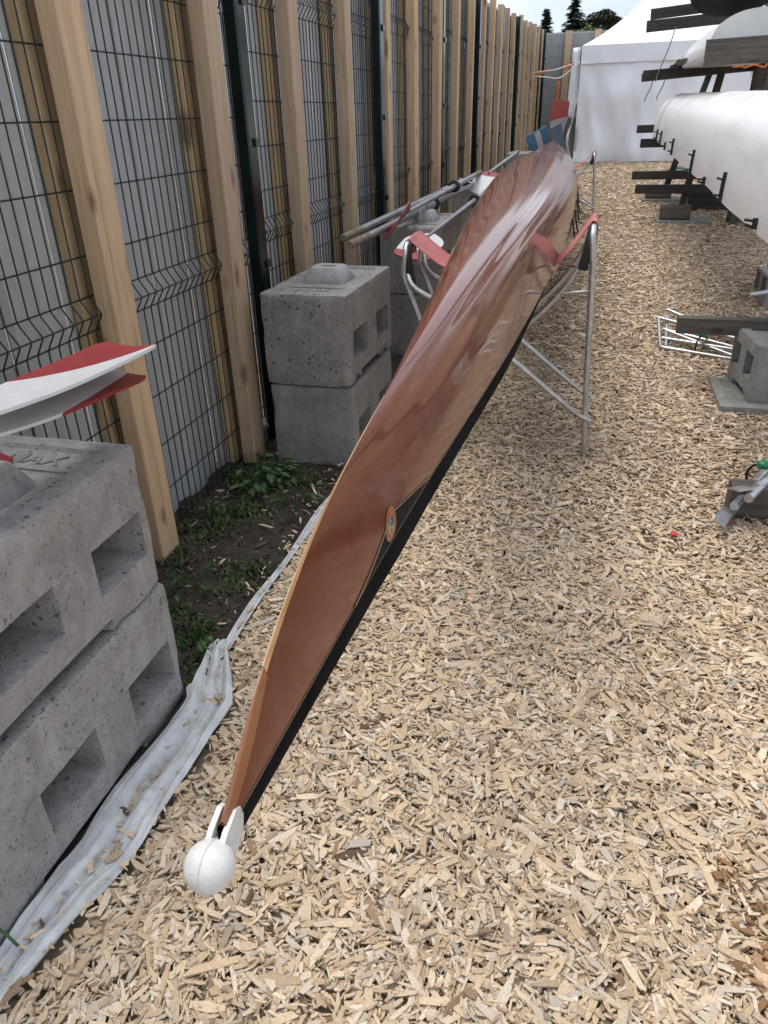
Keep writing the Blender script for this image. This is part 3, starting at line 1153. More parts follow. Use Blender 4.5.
def pchip(xk, yk):
    h = np.diff(xk)
    dl = np.diff(yk) / h
    d = np.zeros_like(yk)
    for i in range(1, len(xk) - 1):
        if dl[i - 1] * dl[i] > 0:
            w1, w2 = 2 * h[i] + h[i - 1], h[i] + 2 * h[i - 1]
            d[i] = (w1 + w2) / (w1 / dl[i - 1] + w2 / dl[i])
    d[0], d[-1] = dl[0], dl[-1]

    def f(x):
        i = int(min(max(np.searchsorted(xk, x) - 1, 0), len(xk) - 2))
        t = (x - xk[i]) / h[i]
        return float((1 + 2 * t) * (1 - t) ** 2 * yk[i] + t * (1 - t) ** 2 * h[i] * d[i] + t * t * (3 - 2 * t) * yk[i + 1] + t * t * (t - 1) * h[i] * d[i + 1])
    return f


f_zk, f_zg, f_w, f_e = [pchip(ST[:, 0], ST[:, k]) for k in (1, 2, 3, 4)]


def hull(y, t, off=0.0):
    """t from -1 (left gunwale) through 0 (keel) to 1 (right gunwale)"""
    zk, zg, w, e = f_zk(y), f_zg(y), f_w(y), f_e(y)
    th = abs(t) * math.pi / 2
    s = math.sin(th) ** e
    c = max(0.0, math.cos(th)) ** (e * (1 - 0.34 * min(1.0, max(0.0, (y - 1.0) / 1.8))))
    x = w * s * (1 if t >= 0 else -1)
    z = zg + (zk - zg) * c
    # the skin waves slightly along its length
    am = min(1.0, max(0, (y - 0.8) / 1.5)) * math.cos(th * 0.98) * min(1.0, max(0.15, 0.5 + 2.5 * t))
    wv = am * (0.0026 * math.sin(14 * t + 0.2 * math.sin(0.6 * y)) + 0.0018 * math.sin(33 * t + 1.3 + 0.10 * y))
    # normal in the section plane
    d = Vector((x / max(w, .01), (z - zg) / max(zk - zg, .01)))
    nx_, nz_ = d.x / max(w, .01), d.y / max(zk - zg, .01)
    l = math.hypot(nx_, nz_) or 1
    o_ = off + wv
    return Vector((axis_x(y) + x + nx_ / l * o_, y, z + nz_ / l * o_))


shell = thing('rowing_shell', 'long upturned varnished mahogany rowing shell with white ball on its bow', 'boat', (axis_x(6.5), 6.5, ramp(6.5)))
yl = np.concatenate([np.linspace(0.345, 1.4, 60), np.linspace(1.4, 13.0, 130)[1:]])
NT = 120
m = MB()
ny = len(yl)
vs = [hull(float(y), -1 + 2 * i / NT) for y in yl for i in range(NT + 1)]
fs = [(j * (NT + 1) + i, j * (NT + 1) + i + 1, (j + 1) * (NT + 1) + i + 1, (j + 1) * (NT + 1) + i) for j in range(ny - 1) for i in range(NT)]
m.add(vs, fs)
hull_o = m.build('hull', M['hull'], shell, smooth=True, recalc=False)
hull_o.data.flip_normals()


# black deck (the boat lies on its deck side): a tapering side strip and a peaked underside
def deck_depth(y):
    return 0.054 * min(1, (0.40 + (y - 0.345) / 0.9)) * max(0.0, min(1, (3.4 - y) / 1.2)) + 0.004


m = MB()
sec_n = 8
rows = []
ylist = [float(y) for y in yl if y < 3.5]
for y in ylist:
    w, zg, x0 = f_w(y), f_zg(y), axis_x(y)
    dd = deck_depth(y)
    inn = max(0.0025, w * 0.80 - 0.002)
    sec = [(-w - 0.0008, zg + 0.001), (-w * 0.98 - 0.0006, zg - dd * 0.35), (-(w * 0.9 + 0.1 * inn), zg - dd * 0.8), (-inn, zg - dd), (0, zg - dd - w * 0.12), (inn, zg - dd), ((w * 0.9 + 0.1 * inn), zg - dd * 0.8), (w * 0.98 + 0.0006, zg - dd * 0.35), (w + 0.0008, zg + 0.001)]
    rows.append([Vector((x0 + a, y, b)) for a, b in sec])
n9 = 9
m.add([p for r_ in rows for p in r_], [(j * n9 + i, j * n9 + i + 1, (j + 1) * n9 + i + 1, (j + 1) * n9 + i) for j in range(len(rows) - 1) for i in range(n9 - 1)] + [tuple(range(n9))])
m.build('bow_deck', M['canvas'], shell, smooth=True, angle=35)
# inner skin / cockpit side further along and the stern deck
m = MB()
rows = []
for y in [float(v) for v in yl if v > 3.3]:
    w, zg, x0 = f_w(y), f_zg(y), axis_x(y)
    dep = 0.20 if 3.6 < y < 10.2 else 0.03
    sec = [(-w - 0.001, zg + 0.0005), (-w - 0.001, zg - 0.018), (-w * 0.93, zg - 0.018), (-w * 0.86, zg + dep * 0.6), (0, zg + dep), (w * 0.86, zg + dep * 0.6), (w * 0.93, zg - 0.018), (w + 0.001, zg - 0.018), (w + 0.001, zg + 0.0005)]
    rows.append([Vector((x0 + a, y, b)) for a, b in sec])
m.add([p for r_ in rows for p in r_], [(j * n9 + i, j * n9 + i + 1, (j + 1) * n9 + i + 1, (j + 1) * n9 + i) for j in range(len(rows) - 1) for i in range(n9 - 1)])
m.build('gunwale', M['saxboard'], shell, smooth=True, angle=35)


def hull_patch(name, mat, outline_fn, nu, nv, off, parent):
    m_ = MB()
    m_.sheet(lambda u, v: hull(*outline_fn(u, v), off), nu, nv, off * 0.8)
    return m_.build(name, mat, parent, smooth=True, angle=50)


# pale keel strip, orange bow piece, line along the gunwale, saxboard strake
m = MB()


def keel_band(y, hw, off):
    w = f_w(y)
    return [hull(y, t, off) for t in (-hw, -hw * 0.5, 0, hw * 0.5, hw)]


yk_ = [float(v) for v in np.linspace(0.455, 0.95, 60)]
rows = [keel_band(y, 0.0 + min(0.36, 0.0034 * (1.0 - 0.75 * max(0.0, (y - 0.55) / 0.4)) / max(f_w(y), 0.004)) ** 0.9 * 0.72, 0.0014) for y in yk_]
m.add([p for r_ in rows for p in r_], [(j * 5 + i, j * 5 + i + 1, (j + 1) * 5 + i + 1, (j + 1) * 5 + i) for j in range(len(rows) - 1) for i in range(4)])
m.build('keel_strip', M['keel'], shell, smooth=True)
m = MB()
yk_ = [float(v) for v in np.linspace(0.346, 0.4545, 22)]
rows = [keel_band(y, 0.62 - 0.36 * (y - 0.345) / 0.11, 0.0012) for y in yk_]
m.add([p for r_ in rows for p in r_], [(j * 5 + i, j * 5 + i + 1, (j + 1) * 5 + i + 1, (j + 1) * 5 + i) for j in range(len(rows) - 1) for i in range(4)])
m.build('bow_piece', M['bow_wood'], shell, smooth=True)
for sgn in (1, -1):
    m = MB()
    m.tube([hull(float(y), sgn * 0.999, 0.0004) for y in np.linspace(0.36, 3.2, 70)], 0.0006, n=6)
    m.build('gunwale_line', M['pin_line'], shell, smooth=True)

# bow ball
bc = Vector((-0.2405, 0.322, 1.037))
m = MB()
m.sphere(bc, 0.0202, 36, 24)
m.tube([bc + Vector((0, 0.0205 * math.cos(a), 0.0205 * math.sin(a))) for a in [i * math.pi / 18 + 0.6 for i in range(30)]], 0.0007, n=6)
d0 = Vector((-0.02, 1.0, 0.42)).normalized()
for sx in (-1, 1):
    # two cheeks clasping the stem
    pts_o = []
    prof = [(0.006, -0.013), (0.008, 0.006), (0.024, 0.009), (0.043, 0.008), (0.048, 0.002), (0.046, -0.010), (0.038, -0.020), (0.026, -0.026), (0.012, -0.022)]
    up = Vector((0, -0.40, 1)).normalized()
    xo = 0.0062 * sx
    ring = []
    for tx in (xo - 0.0024, xo + 0.0024):
        ring.append([bc + Vector((tx, 0, 0)) + Vector((0, a * 0.93, a * 0.36)) + up * b for a, b in prof])
    k = len(prof)
    m.add(ring[0] + ring[1], [tuple(range(k)), tuple(range(2 * k - 1, k - 1, -1))] + [(i, (i + 1) % k, k + (i + 1) % k, k + i) for i in range(k)])
m.build('bow_ball', M['rubber_white'], shell, smooth=True, angle=40)

# dark inlay with the builder's oval badge on the right bow: (y, t) corners on the hull skin
IN_A, IN_B, IN_C = (0.665, 0.965), (0.845, 0.745), (1.06, 0.965)


def tri_fn(a, b, c):
    def f(u, v):
        base = (a[0] + (c[0] - a[0]) * u, a[1] + (c[1] - a[1]) * u)
        # two straight sides meeting at b
        ub = 0.5
        top = (b[0], b[1])
        k = v * 0.998
        return (base[0] + (top[0] - base[0]) * k, base[1] + (top[1] - base[1]) * k)
    return f


inlay = hull_patch('dark_inlay', M['inlay'], tri_fn(IN_A, IN_B, IN_C), 16, 16, 0.0006, shell)
m = MB()
for a, b in ((IN_A, IN_B), (IN_B, IN_C)):
    m.tube([hull(a[0] + (b[0] - a[0]) * i / 14, a[1] + (b[1] - a[1]) * i / 14, 0.0014) for i in range(15)], 0.0009, n=5)
m.build('inlay_line', M['pin_line'], inlay, smooth=True)


BC, BU, BV = Vector((0.836, 0.815)), Vector((0.018, 0.055)), Vector((0.014, -0.098))


def oval_patch(name, mat, c, k, off, r0=0.0, a0=0.0, a1=2 * math.pi, n=28, parent=None):
    """part of an oval on the hull skin; c = offset from the badge centre in badge units, k = size"""
    m_ = MB()
    rows_ = []
    K = 4
    for q in range(K + 1):
        f = r0 + (1 - r0) * q / K
        row = []
        for i in range(n + 1):
            an = a0 + (a1 - a0) * i / n
            e = BC + BU * (c[0] + k[0] * f * math.cos(an)) + BV * (c[1] + k[1] * f * math.sin(an))
            row.append(hull(e.x, e.y, off))
        rows_.append(row)
    o_ = n + 1
    m_.add([p for r_ in rows_ for p in r_], [(q * o_ + i, q * o_ + i + 1, (q + 1) * o_ + i + 1, (q + 1) * o_ + i) for q in range(K) for i in range(n)])
    return m_.build(name, mat, parent, smooth=True)


badge = oval_patch('badge_ring', M['em_red'], (0, 0), (1, 1), 0.0012, 0.6, parent=shell)
oval_patch('badge_rim', M['em_gold'], (0, 0), (1.12, 1.10), 0.0010, 0.88, parent=badge)
oval_patch('badge_field', M['em_blue'], (0, 0), (0.64, 0.66), 0.0011, parent=badge)
oval_patch('badge_bird', M['em_teal'], (-0.12, 0.22), (0.26, 0.16), 0.0014, parent=badge)
oval_patch('badge_ground', M['em_yel'], (0.03, -0.04), (0.60, 0.60), 0.0013, 0.0, math.pi - 0.25, 2 * math.pi + 0.45, parent=badge)
oval_patch('badge_tree', M['em_green'], (0.12, -0.30), (0.12, 0.20), 0.0015, parent=badge)

# small rigger fittings under the right gunwale
for y in (5.0, 5.5, 6.1, 6.7, 7.3, 8.0, 8.7):
    m = MB()
    p = hull(y, 1.0, 0.004)
    m.tube([p + Vector((0, 0, 0.05)), p + Vector((0.012, 0, -0.03)), p + Vector((0.03, -0.02, -0.09))], 0.006, n=6)
    m.tube([p + Vector((0.012, 0, -0.03)), p + Vector((0.05, 0, -0.035))], 0.004, n=6)
    m.build('rigger_bolt', M['steel_dark'], shell, smooth=True)
# drain plug on the hull top
m = MB()
m.sphere(hull(5.2, -0.25, 0.0), 0.014, 12, 8, sc=(1.5, 1, 0.35))
m.build('hull_plug', M['steel_dark'], shell, smooth=True)


# ------------------------------------------------------------------ sling trestles (local coordinates, y=0 near frame)
def trestle(label, loc, zscale=1.0):
    root = thing('sling_trestle', label, 'trestle', loc, 'trestles under the upturned shell')
    xl, xr, zt, dy = -0.83, 0.0, 1.05, 0.36
    xr_f, xl_f = 0.065, -0.64
    rt = 0.0135
    g0 = 0.0
    for k, y in enumerate((0.0, dy)):
        m = MB()
        m.tube([(xr_f, y, g0 - 0.02), (xr_f - 0.02, y, 0.25), (xr + 0.01, y, zt - 0.1)], rt, n=12)
        m.tube([(xr_f, y, g0 - 0.02), (xr_f - 0.008, y, 0.13)], rt * 0.86, n=12)
        m.build('leg', M['alu'], root, world=False, smooth=True, angle=50)
        m = MB()
        m.tube([(xl_f, y, g0 - 0.02), (xl + 0.13, y, 0.48), (xl - 0.008, y, zt - 0.2)], rt, n=12)
        m.build('leg', M['alu'], root, world=False, smooth=True, angle=50)
        # crossing diagonals
        m = MB()
        m.tube(spline([(xr - 0.005, y + 0.02, zt - 0.03), (xr - 0.035, y + 0.03, zt - 0.13), (-0.12, y + 0.03, 0.78), (-0.32, y + 0.03, 0.565), (-0.60, y + 0.03, 0.30), (-0.90, y + 0.02, 0.03)], 5), rt, n=12)
        m.build('diagonal', M['alu'], root, world=False, smooth=True, angle=50)
        m = MB()
        m.tube(spline([(xl + 0.0, y + 0.05, zt - 0.14), (xl + 0.04, y - 0.03, zt - 0.24), (-0.64, y - 0.03, 0.72), (-0.34, y - 0.03, 0.505), (-0.02, y - 0.03, 0.255), (xr_f + 0.01, y - 0.028, 0.20)], 5), rt * 0.95, n=12)
        m.build('diagonal', M['alu'], root, world=False, smooth=True, angle=50)
    # top bars with bent ends, foam sleeves
    for sx, x, z in ((1, xr, zt), (-1, xl, zt - 0.08)):
        m = MB()
        m.tube(spline([(x + 0.008 * sx, 0.0, z - 0.12), (x, 0.0, z - 0.04), (x, 0.025, z), (x, 0.07, z + 0.012), (x, dy - 0.07, z + 0.012), (x, dy - 0.025, z), (x, dy, z - 0.04), (x + 0.008 * sx, dy, z - 0.12)], 5), rt, n=12)
        m.build('top_bar', M['alu'], root, world=False, smooth=True, angle=50)
        m = MB()
        m.tube(spline([(x - 0.03 * sx, 0.01, z - 0.16), (x - 0.012 * sx, 0.01, z - 0.06), (x - 0.004 * sx, 0.035, z - 0.004), (x, 0.10, z + 0.006)], 5), 0.021, n=14)
        m.build('foam_sleeve', M['foam'], root, world=False, smooth=True, angle=50)
    # small stays
    for pa, pb, rs_ in (((xr + 0.02, 0.0, 0.80), (-0.14, 0.03, 0.775), 0.009), ((xr + 0.0, 0.0, 0.90), (-0.10, 0.2, 0.87), 0.006),
                        ((xr_f - 0.01, 0.0, 0.20), (xr_f - 0.01, dy, 0.20), 0.009), ((xl_f + 0.02, 0.0, 0.20), (xl_f + 0.02, dy, 0.20), 0.009)):
        m = MB()
        m.tube([pa, pb], rs_, n=8)
        m.build('stay', M['alu'], root, world=False, smooth=True, angle=50)
    # webbing sling
    m = MB()
    path = spline([(xr + 0.022, 0, zt - 0.06), (xr + 0.018, 0, zt + 0.012), (xr, 0, zt + 0.032), (xr - 0.02, 0, zt + 0.016), (-0.09, 0, 0.965), (-0.175, 0, 0.885), (-0.28, 0, 0.868), (-0.42, 0, 0.866),
                   (-0.56, 0, 0.868), (-0.665, 0, 0.885), (-0.75, 0, 0.94), (xl + 0.02, 0, zt - 0.062), (xl, 0, zt - 0.046), (xl - 0.02, 0, zt - 0.07), (xl - 0.022, 0, zt - 0.14)], 6)
    kmax = len(path) - 1

    def sl(u, v):
        f = v * kmax
        i = min(int(f), kmax - 1)
        p = path[i].lerp(path[i + 1], f - i)
        return (p.x, 0.055 + 0.27 * u + 0.012 * math.sin(v * 9), p.z + 0.004 * math.sin(u * 6.0 + v * 12))
    m.sheet(sl, 10, 90, 0.004)
    m.build('webbing_sling', M['webbing'], root, world=False, smooth=True)
    root.scale = (1, 1, zscale)
    return root


trestle('silver sling trestle with faded red webbing, the nearer one holding the shell', (0.0, 3.45, ramp(3.45)))
t2 = trestle('far silver sling trestle near the tent end of the shell', (-0.08, 10.4, ramp(10.4)), 0.735)


# ------------------------------------------------------------------ oars
def oar(label, tip, handle, normal, L, blade_mats, blade_len=0.50, blade_w=0.21, sleeve_at=None, shaft_r=0.0205, group='oars laid on the concrete blocks', curve=0.05, grip=True):
    """handle and tip are world points (direction only; the true length is L from the tip)"""
    tip, handle = Vector(tip), Vector(handle)
    X = (tip - handle).normalized()
    base = tip - X * L
    Z = Vector(normal)
    Z = (Z - Z.dot(X) * X).normalized()
    Y = Z.cross(X)
    root = thing('oar', label, 'oar', base, group)
    root.rotation_euler = Matrix((X, Y, Z)).transposed().to_euler()
    root.name = 'oar'
    b0 = L - blade_len
    m = MB()
    m.tube([(0.30, 0, 0), (L * 0.45, 0, 0), (b0 - 0.05, 0, 0), (b0 + 0.10, 0, 0.0)], [shaft_r, shaft_r, shaft_r * 0.75, shaft_r * 0.45], n=14)
    m.build('shaft', M['oar_shaft'], root, world=False, smooth=True, angle=50)
    m = MB()
    m.tube([(0, 0, 0), (0.012, 0, 0), (0.30, 0, 0)], [shaft_r * 0.8, shaft_r * 0.98, shaft_r * 0.98], n=14)
    m.build('grip', M['oar_grip'], root, world=False, smooth=True, angle=50)
    if sleeve_at:
        m = MB()
        m.tube([(sleeve_at - 0.12, 0, 0), (sleeve_at + 0.14, 0, 0)], shaft_r * 1.22, n=14)
        sl_ = m.build('sleeve', M['sleeve'], root, world=False, smooth=True, angle=50)
        m = MB()
        m.tube([(sleeve_at + 0.10, 0, 0), (sleeve_at + 0.104, 0, 0), (sleeve_at + 0.136, 0, 0), (sleeve_at + 0.14, 0, 0)], [shaft_r * 1.5, shaft_r * 2.1, shaft_r * 2.1, shaft_r * 1.5], n=18)
        m.build('collar', M['collar'], sl_, world=False, smooth=True, angle=50)
    m = MB()

    def bl(u, v):
        # u along the blade, v across
        x = b0 + blade_len * u
        wu = min(1.0, (0.16 + 0.84 * math.sin(min(1, u / 0.55) * math.pi / 2) ** 1.15))
        end = max(0.0, (u - 0.93) / 0.07)
        wu *= math.sqrt(max(0.0, 1 - 0.30 * end * end))
        y = blade_w * wu * (v - 0.44)
        z = -curve * (u * u) * 0.9 + 0.10 * blade_w * (2 * (v - 0.5)) ** 2 * wu * 0.6
        return (x, y, z)
    m.sheet(bl, 26, 14, 0.007)
    m.build('blade', blade_mats, root, world=False, smooth=True, angle=40)
    return root


WHT, RED, BLU = (0.62, 0.62, 0.62), (0.29, 0.026, 0.028), (0.07, 0.20, 0.36)
# near pair and a third below, over the nearest stack
LN = 2.9
bm1 = blade_mat('blade_paint_long_red', WHT, RED, (0.50, 1.0, 0.50 * (LN - 0.30) + 0.085))
bm2 = blade_mat('blade_paint_red_lower', WHT, RED, (0.22, -1.0, 0.22 * (LN - 0.16) + 0.045))
bm3 = blade_mat('blade_paint_red_tip', WHT, RED, (1.0, 0.3, LN - 0.16))
oar('oar with long red and white blade, uppermost over the nearest block stack', (-1.060, 1.56, 1.035), (-1.36, -1.3, 1.20), (-0.04, -0.08, 1), LN, bm1, 0.60, 0.17, None, 0.02, curve=-0.035)
oar('oar with chipped white blade and dark red underside, under the uppermost blade', (-1.092, 1.54, 0.995), (-1.39, -1.3, 1.17), (0.16, -0.10, 1), LN, bm2, 0.60, 0.17, None, 0.02, curve=-0.012)
oar('oar whose small red tip pokes out lowest over the nearest block', (-1.36, 1.36, 0.895), (-1.43, -1.3, 1.12), (0.45, -0.5, 1), LN, bm3, 0.54, 0.17, None, 0.02)

LS = 3.62
bm4 = blade_mat('blade_paint_red_end', WHT, RED, (1.0, 0.0, LS - 0.17))
bm5 = blade_mat('blade_paint_red_corner', WHT, RED, (1.0, 0.55, 2.85 - 0.12))
bm6 = blade_mat('blade_paint_red_face', RED, RED, (1.0, 0.0, 99))
oar('grey oar with worn grip resting on the third stack, nearer the shell than its twin', (-1.02, 7.42, 1.005), (-1.20, 3.93, 0.965), (0, 0, 1), LS, bm4, 0.46, 0.2, 1.62)
LE = 2.9
oar('oar with small drooping red and white blade on top of the fourth stack', (-0.945, 6.80, 1.065), (-0.95, 10.4, 1.14), (0.05, -0.25, 1), LE, blade_mat('blade_paint_red_root', WHT, RED, (-1.0, 0.25, -(LE - 0.27))), 0.44, 0.24, None, curve=0.15)
oar('grey oar with worn grip nearest the fence on the third stack', (-1.13, 7.6, 1.02), (-1.30, 4.02, 0.972), (0, 0, 1), LS, bm4, 0.46, 0.2, 2.35)
oar('oar with wide white blade and red corner hanging off the third stack', (-0.915, 3.93, 0.925), (-0.80, 6.8, 1.03), (0.12, -0.32, 1), 2.85, bm5, 0.46, 0.22, 0.98)
oar('oar with red blade turned on its edge above the third stack', (-1.13, 4.28, 1.01), (-1.02, 7.1, 1.08), (-0.78, -0.25, 0.60), 2.85, bm6, 0.44, 0.2, 0.95)

# blue-and-white blades and an upright red-tipped one near the far stack
LB = 2.9
G2 = 'oars at the far end of the fence'
def board(label, p0, p1, dn, mat, stripe):
    p0, p1, dn = Vector(p0), Vector(p1), Vector(dn)
    root = thing('painted_board', label, 'board', p0 + dn, 'blue boards at the far end of the fence')
    n = (p1 - p0).cross(dn).normalized()
    m_ = MB()
    m_.sheet(lambda u, v: p0.lerp(p1, u) + dn * v, 2, 2, 0.018, nrm=n)
    pn = m_.build('panel', mat, root)
    if stripe:
        m_ = MB()
        m_.sheet(lambda u, v: p0.lerp(p1, 0.42 + 0.26 * u + 0.10 * v) + dn * (v * 0.98 + 0.01) + n * 0.0032, 2, 2, 0.003, nrm=n)
        m_.sheet(lambda u, v: p0.lerp(p1, 0.42 + 0.26 * u + 0.10 * v) + dn * (v * 0.98 + 0.01) - n * 0.0182, 2, 2, 0.003, nrm=n)
        m_.build('white_stripe', M['rubber_white'], pn)
    return root


M['blue_paint'] = plain('blue_paint', (0.085, 0.22, 0.38), 0.5, 0, 0.15, 8)
M['blue_grey_paint'] = plain('blue_grey_paint', (0.10, 0.16, 0.22), 0.5, 0, 0.25, 8)
board('tilted bright blue board with one white stripe behind the far end of the shell', (-1.08, 12.0, 1.22), (-0.80, 12.0, 1.35), (0.24, 0.25, -0.80), M['blue_paint'], True)
board('dull blue grey board leaning just right of the striped blue board', (-0.775, 12.45, 1.31), (-0.62, 12.5, 1.38), (0.20, 0.2, -0.86), M['blue_grey_paint'], False)
oar('oar with red tip and pale blade raised in front of the end fence', (-0.64, 13.0, 1.66), (-0.80, 13.25, 0.36), (0.3, -0.95, 0.15), 1.3, blade_mat('blade_paint_red_top_b', (0.40, 0.38, 0.38), (0.42, 0.075, 0.07), (1.0, 0.3, 1.3 - 0.24)), 0.56, 0.26, None, group=G2)


# ------------------------------------------------------------------ boat rack on the right
def rack_frame_parts(root, y, arms, leg_bottom, leg_top, xr=2.25, ww=0.10):
    for (x0, z, h, x1, dz) in arms:
        MB().beam((x0, y, z), (x1, y, z + dz), 0.075, h, ch=0.004, segs=3, wob=0.002).build('arm', M['grey_wood'], root)
    MB().beam(leg_bottom, leg_top, ww, 0.075, up=(1, 0, 0), ch=0.004).build('leg', M['grey_wood_z'], root)


rack = thing('boat_rack', 'dark weathered timber rack carrying the white shells on its arms', 'boat rack', (1.2, 11.2, ramp(11.2)))
g1, g2 = ramp(10.3), ramp(12.2)
rack_frame_parts(rack, 10.3, [(0.445, 0.660, 0.10, 2.2, 0.0), (0.44, 1.165, 0.095, 2.2, 0.01), (0.375, 1.865, 0.10, 2.2, 0.09), (0.35, 2.34, 0.11, 2.2, 0.10)], (1.00, 10.385, g1 + 0.02), (1.36, 10.385, 2.75))
rack_frame_parts(rack, 12.2, [(0.46, 0.680, 0.11, 2.2, 0.0), (0.45, 1.275, 0.10, 2.2, 0.01), (0.43, 1.90, 0.10, 2.2, 0.10), (0.45, 2.62, 0.12, 2.2, 0.12)], (0.92, 12.285, g2 + 0.02), (1.55, 12.285, 2.9))
MB().beam((2.1, 10.385, g1), (1.75, 10.385, 2.8), 0.10, 0.075, up=(1, 0, 0)).build('leg', M['grey_wood_z'], rack)
MB().beam((2.2, 12.285, g2), (1.9, 12.285, 2.9), 0.10, 0.075, up=(1, 0, 0)).build('leg', M['grey_wood_z'], rack)
MB().beam((1.62, 10.20, g1), (1.62, 10.20, 2.6), 0.16, 0.16, up=(1, 0, 0), ch=0.03).build('trunk_post', M['brown_wood'], rack)
MB().beam((0.66, 2.0, 1.052), (2.2, 2.0, 1.06), 0.075, 0.10, ch=0.004, segs=3, wob=0.002).build('arm', M['grey_wood'], rack)
MB().beam((1.45, 2.085, ramp(2.0) - 0.02), (1.45, 2.085, 2.6), 0.10, 0.075, up=(1, 0, 0), ch=0.004).build('leg', M['grey_wood_z'], rack)
# middle frame with the heavy pale beam
MB().beam((0.665, 6.75, 1.885), (2.2, 6.75, 1.93), 0.085, 0.165, ch=0.004, segs=3, wob=0.002).build('arm', M['brown_wood'], rack)
MB().beam((1.46, 6.83, ramp(6.8) - 0.02), (1.46, 6.83, 2.9), 0.10, 0.07, up=(0, 1, 0)).build('leg', M['grey_wood_z'], rack)
MB().beam((1.14, 6.2, 2.03), (1.14, 6.2, 2.75), 0.05, 0.03, up=(0, 1, 0)).build('slat_post', M['grey_strap'], rack)
# long sill of dark planks on the ground
m = MB()
for k in range(3):
    m.beam((1.17, 11.2 + 0.004 * k, ramp(11.2) + 0.037 + 0.074 * k), (2.3, 11.2, ramp(11.2) + 0.035 + 0.074 * k), 0.05, 0.07, ch=0.004)
m.build('plank_sill', M['grey_wood'], rack)

# feet of the rack
for (x, y, lab) in ((0.98, 10.28, 'short timber sleeper block on the nearer paving slab under the rack'), (0.88, 12.1, 'short timber sleeper block on the far paving slab under the rack')):
    z = ramp(y)
    sl_ = MB()
    sl_.box((x + 0.06, y + 0.03, z + 0.02), (0.62, 0.46, 0.05))
    o = sl_.build('paving_slab', M['slab'], loc=(x + 0.06, y, z))
    tag(o, ('nearer' if y < 11 else 'farther') + ' grey paving slab on the chips below the rack leg', 'slab', 'paving slabs on the chips')
    m = MB()
    m.beam((x - 0.21, y - 0.02, z + 0.125), (x + 0.14, y - 0.02, z + 0.125), 0.20, 0.16, ch=0.02, segs=3, wob=0.003)
    tag(m.build('sleeper_block', M['brown_wood'], loc=(x, y, z)), lab, 'timber block', 'timber blocks under the rack')


def shell_hull(root, y0, y1, xc, zg, w, dep, mat, taper0, taper1, name='hull', n_exp=0.80, tilt=0.0, wave=0.004, flipz=False):
    m_ = MB()
    NY, NTT = 90, 40
    rows_ = []
    for j in range(NY + 1):
        v = j / NY
        y = y0 + (y1 - y0) * v
        a = min(1, (v / taper0) if taper0 else 1)
        b = min(1, ((1 - v) / taper1) if taper1 else 1)
        s = (math.sin(a * math.pi / 2) ** 0.75) * (math.sin(b * math.pi / 2) ** 0.75)
        s = max(s, 0.02)
        hh = dep * (0.35 + 0.65 * s) * (1 if s > 0.03 else 0.6)
        r_ = []
        for i in range(NTT + 1):
            t = -1 + 2 * i / NTT
            th = abs(t) * math.pi / 2
            x = w * s * (math.sin(th) ** n_exp) * (1 if t >= 0 else -1)
            z = hh * (max(0, math.cos(th)) ** n_exp)
            if flipz:
                z = -z
            z += wave * mnoise.noise(Vector((x * 5, y * 1.4, 4))) * 2
            r_.append(Vector((xc(y) + x, y, zg(y) + z)))
        rows_.append(r_)
    o_ = NTT + 1
    m_.add([p for r in rows_ for p in r], [(j * o_ + i, j * o_ + i + 1, (j + 1) * o_ + i + 1, (j + 1) * o_ + i) for j in range(NY) for i in range(NTT)])
    # close the ends and the deck face
    m_.add([p for p in rows_[0]], [tuple(range(o_))])
    m_.add([p for p in rows_[-1]], [tuple(range(o_ - 1, -1, -1))])
    dk = [(r[0] + Vector((0.0, 0, 0.0)), r[-1]) for r in rows_]
    m_.add([q for p in dk for q in p], [(2 * j, 2 * j + 1, 2 * j + 3, 2 * j + 2) for j in range(NY)])
    return m_.build(name, mat, root, smooth=True, angle=60)


wy0, wy1 = 0.6, 12.9
wx = lambda y: 0.905 + 0.012 * (y - 3) / 7
wz = lambda y: 1.115 + 0.0115 * (y - 3)
white = thing('white_shell', 'big upturned white rowing hull nearest the path on the rack', 'boat', (wx(6), 6.5, ramp(6.5)), 'white hulls on the rack')
shell_hull(white, wy0, wy1, wx, wz, 0.31, 0.475, M['white_hull'], 0.22, 0.17)
for (y, za, zb) in ((4.22, 1.26, 1.135), (5.80, 1.29, 1.15), (7.6, 1.30, 1.18), (9.3, 1.32, 1.20), (10.05, 1.32, 1.21), (3.22, 1.17, 1.14), (4.98, 1.185, 1.15), (8.5, 1.24, 1.18)):
    m = MB()
    s_ = max(0.2, math.sin(min(1, (12.9 - y) / 12.3 / 0.17) * math.pi / 2) ** 0.75)

    def side(z, off=0.008):
        c = min(1, max(0, (z - wz(y)) / (0.475)))
        th = math.acos(min(1, c ** (1 / 0.80)))
        return Vector((wx(y) - 0.31 * s_ * math.sin(th) ** 0.80 - off, y, z))
    m.tube([side(zb - 0.01), side((za + zb) / 2), side(za)], 0.010, n=8)
    m.tube([side(zb + 0.02), side(zb + 0.022) + Vector((-0.035, 0.02, 0.0))], 0.006, n=6)
    m.tube([side(za - 0.035), side(za - 0.03) + Vector((-0.03, 0.02, 0.004))], 0.006, n=6)
    m.build('rigger_stay', M['steel_dark'], white, smooth=True, angle=50)

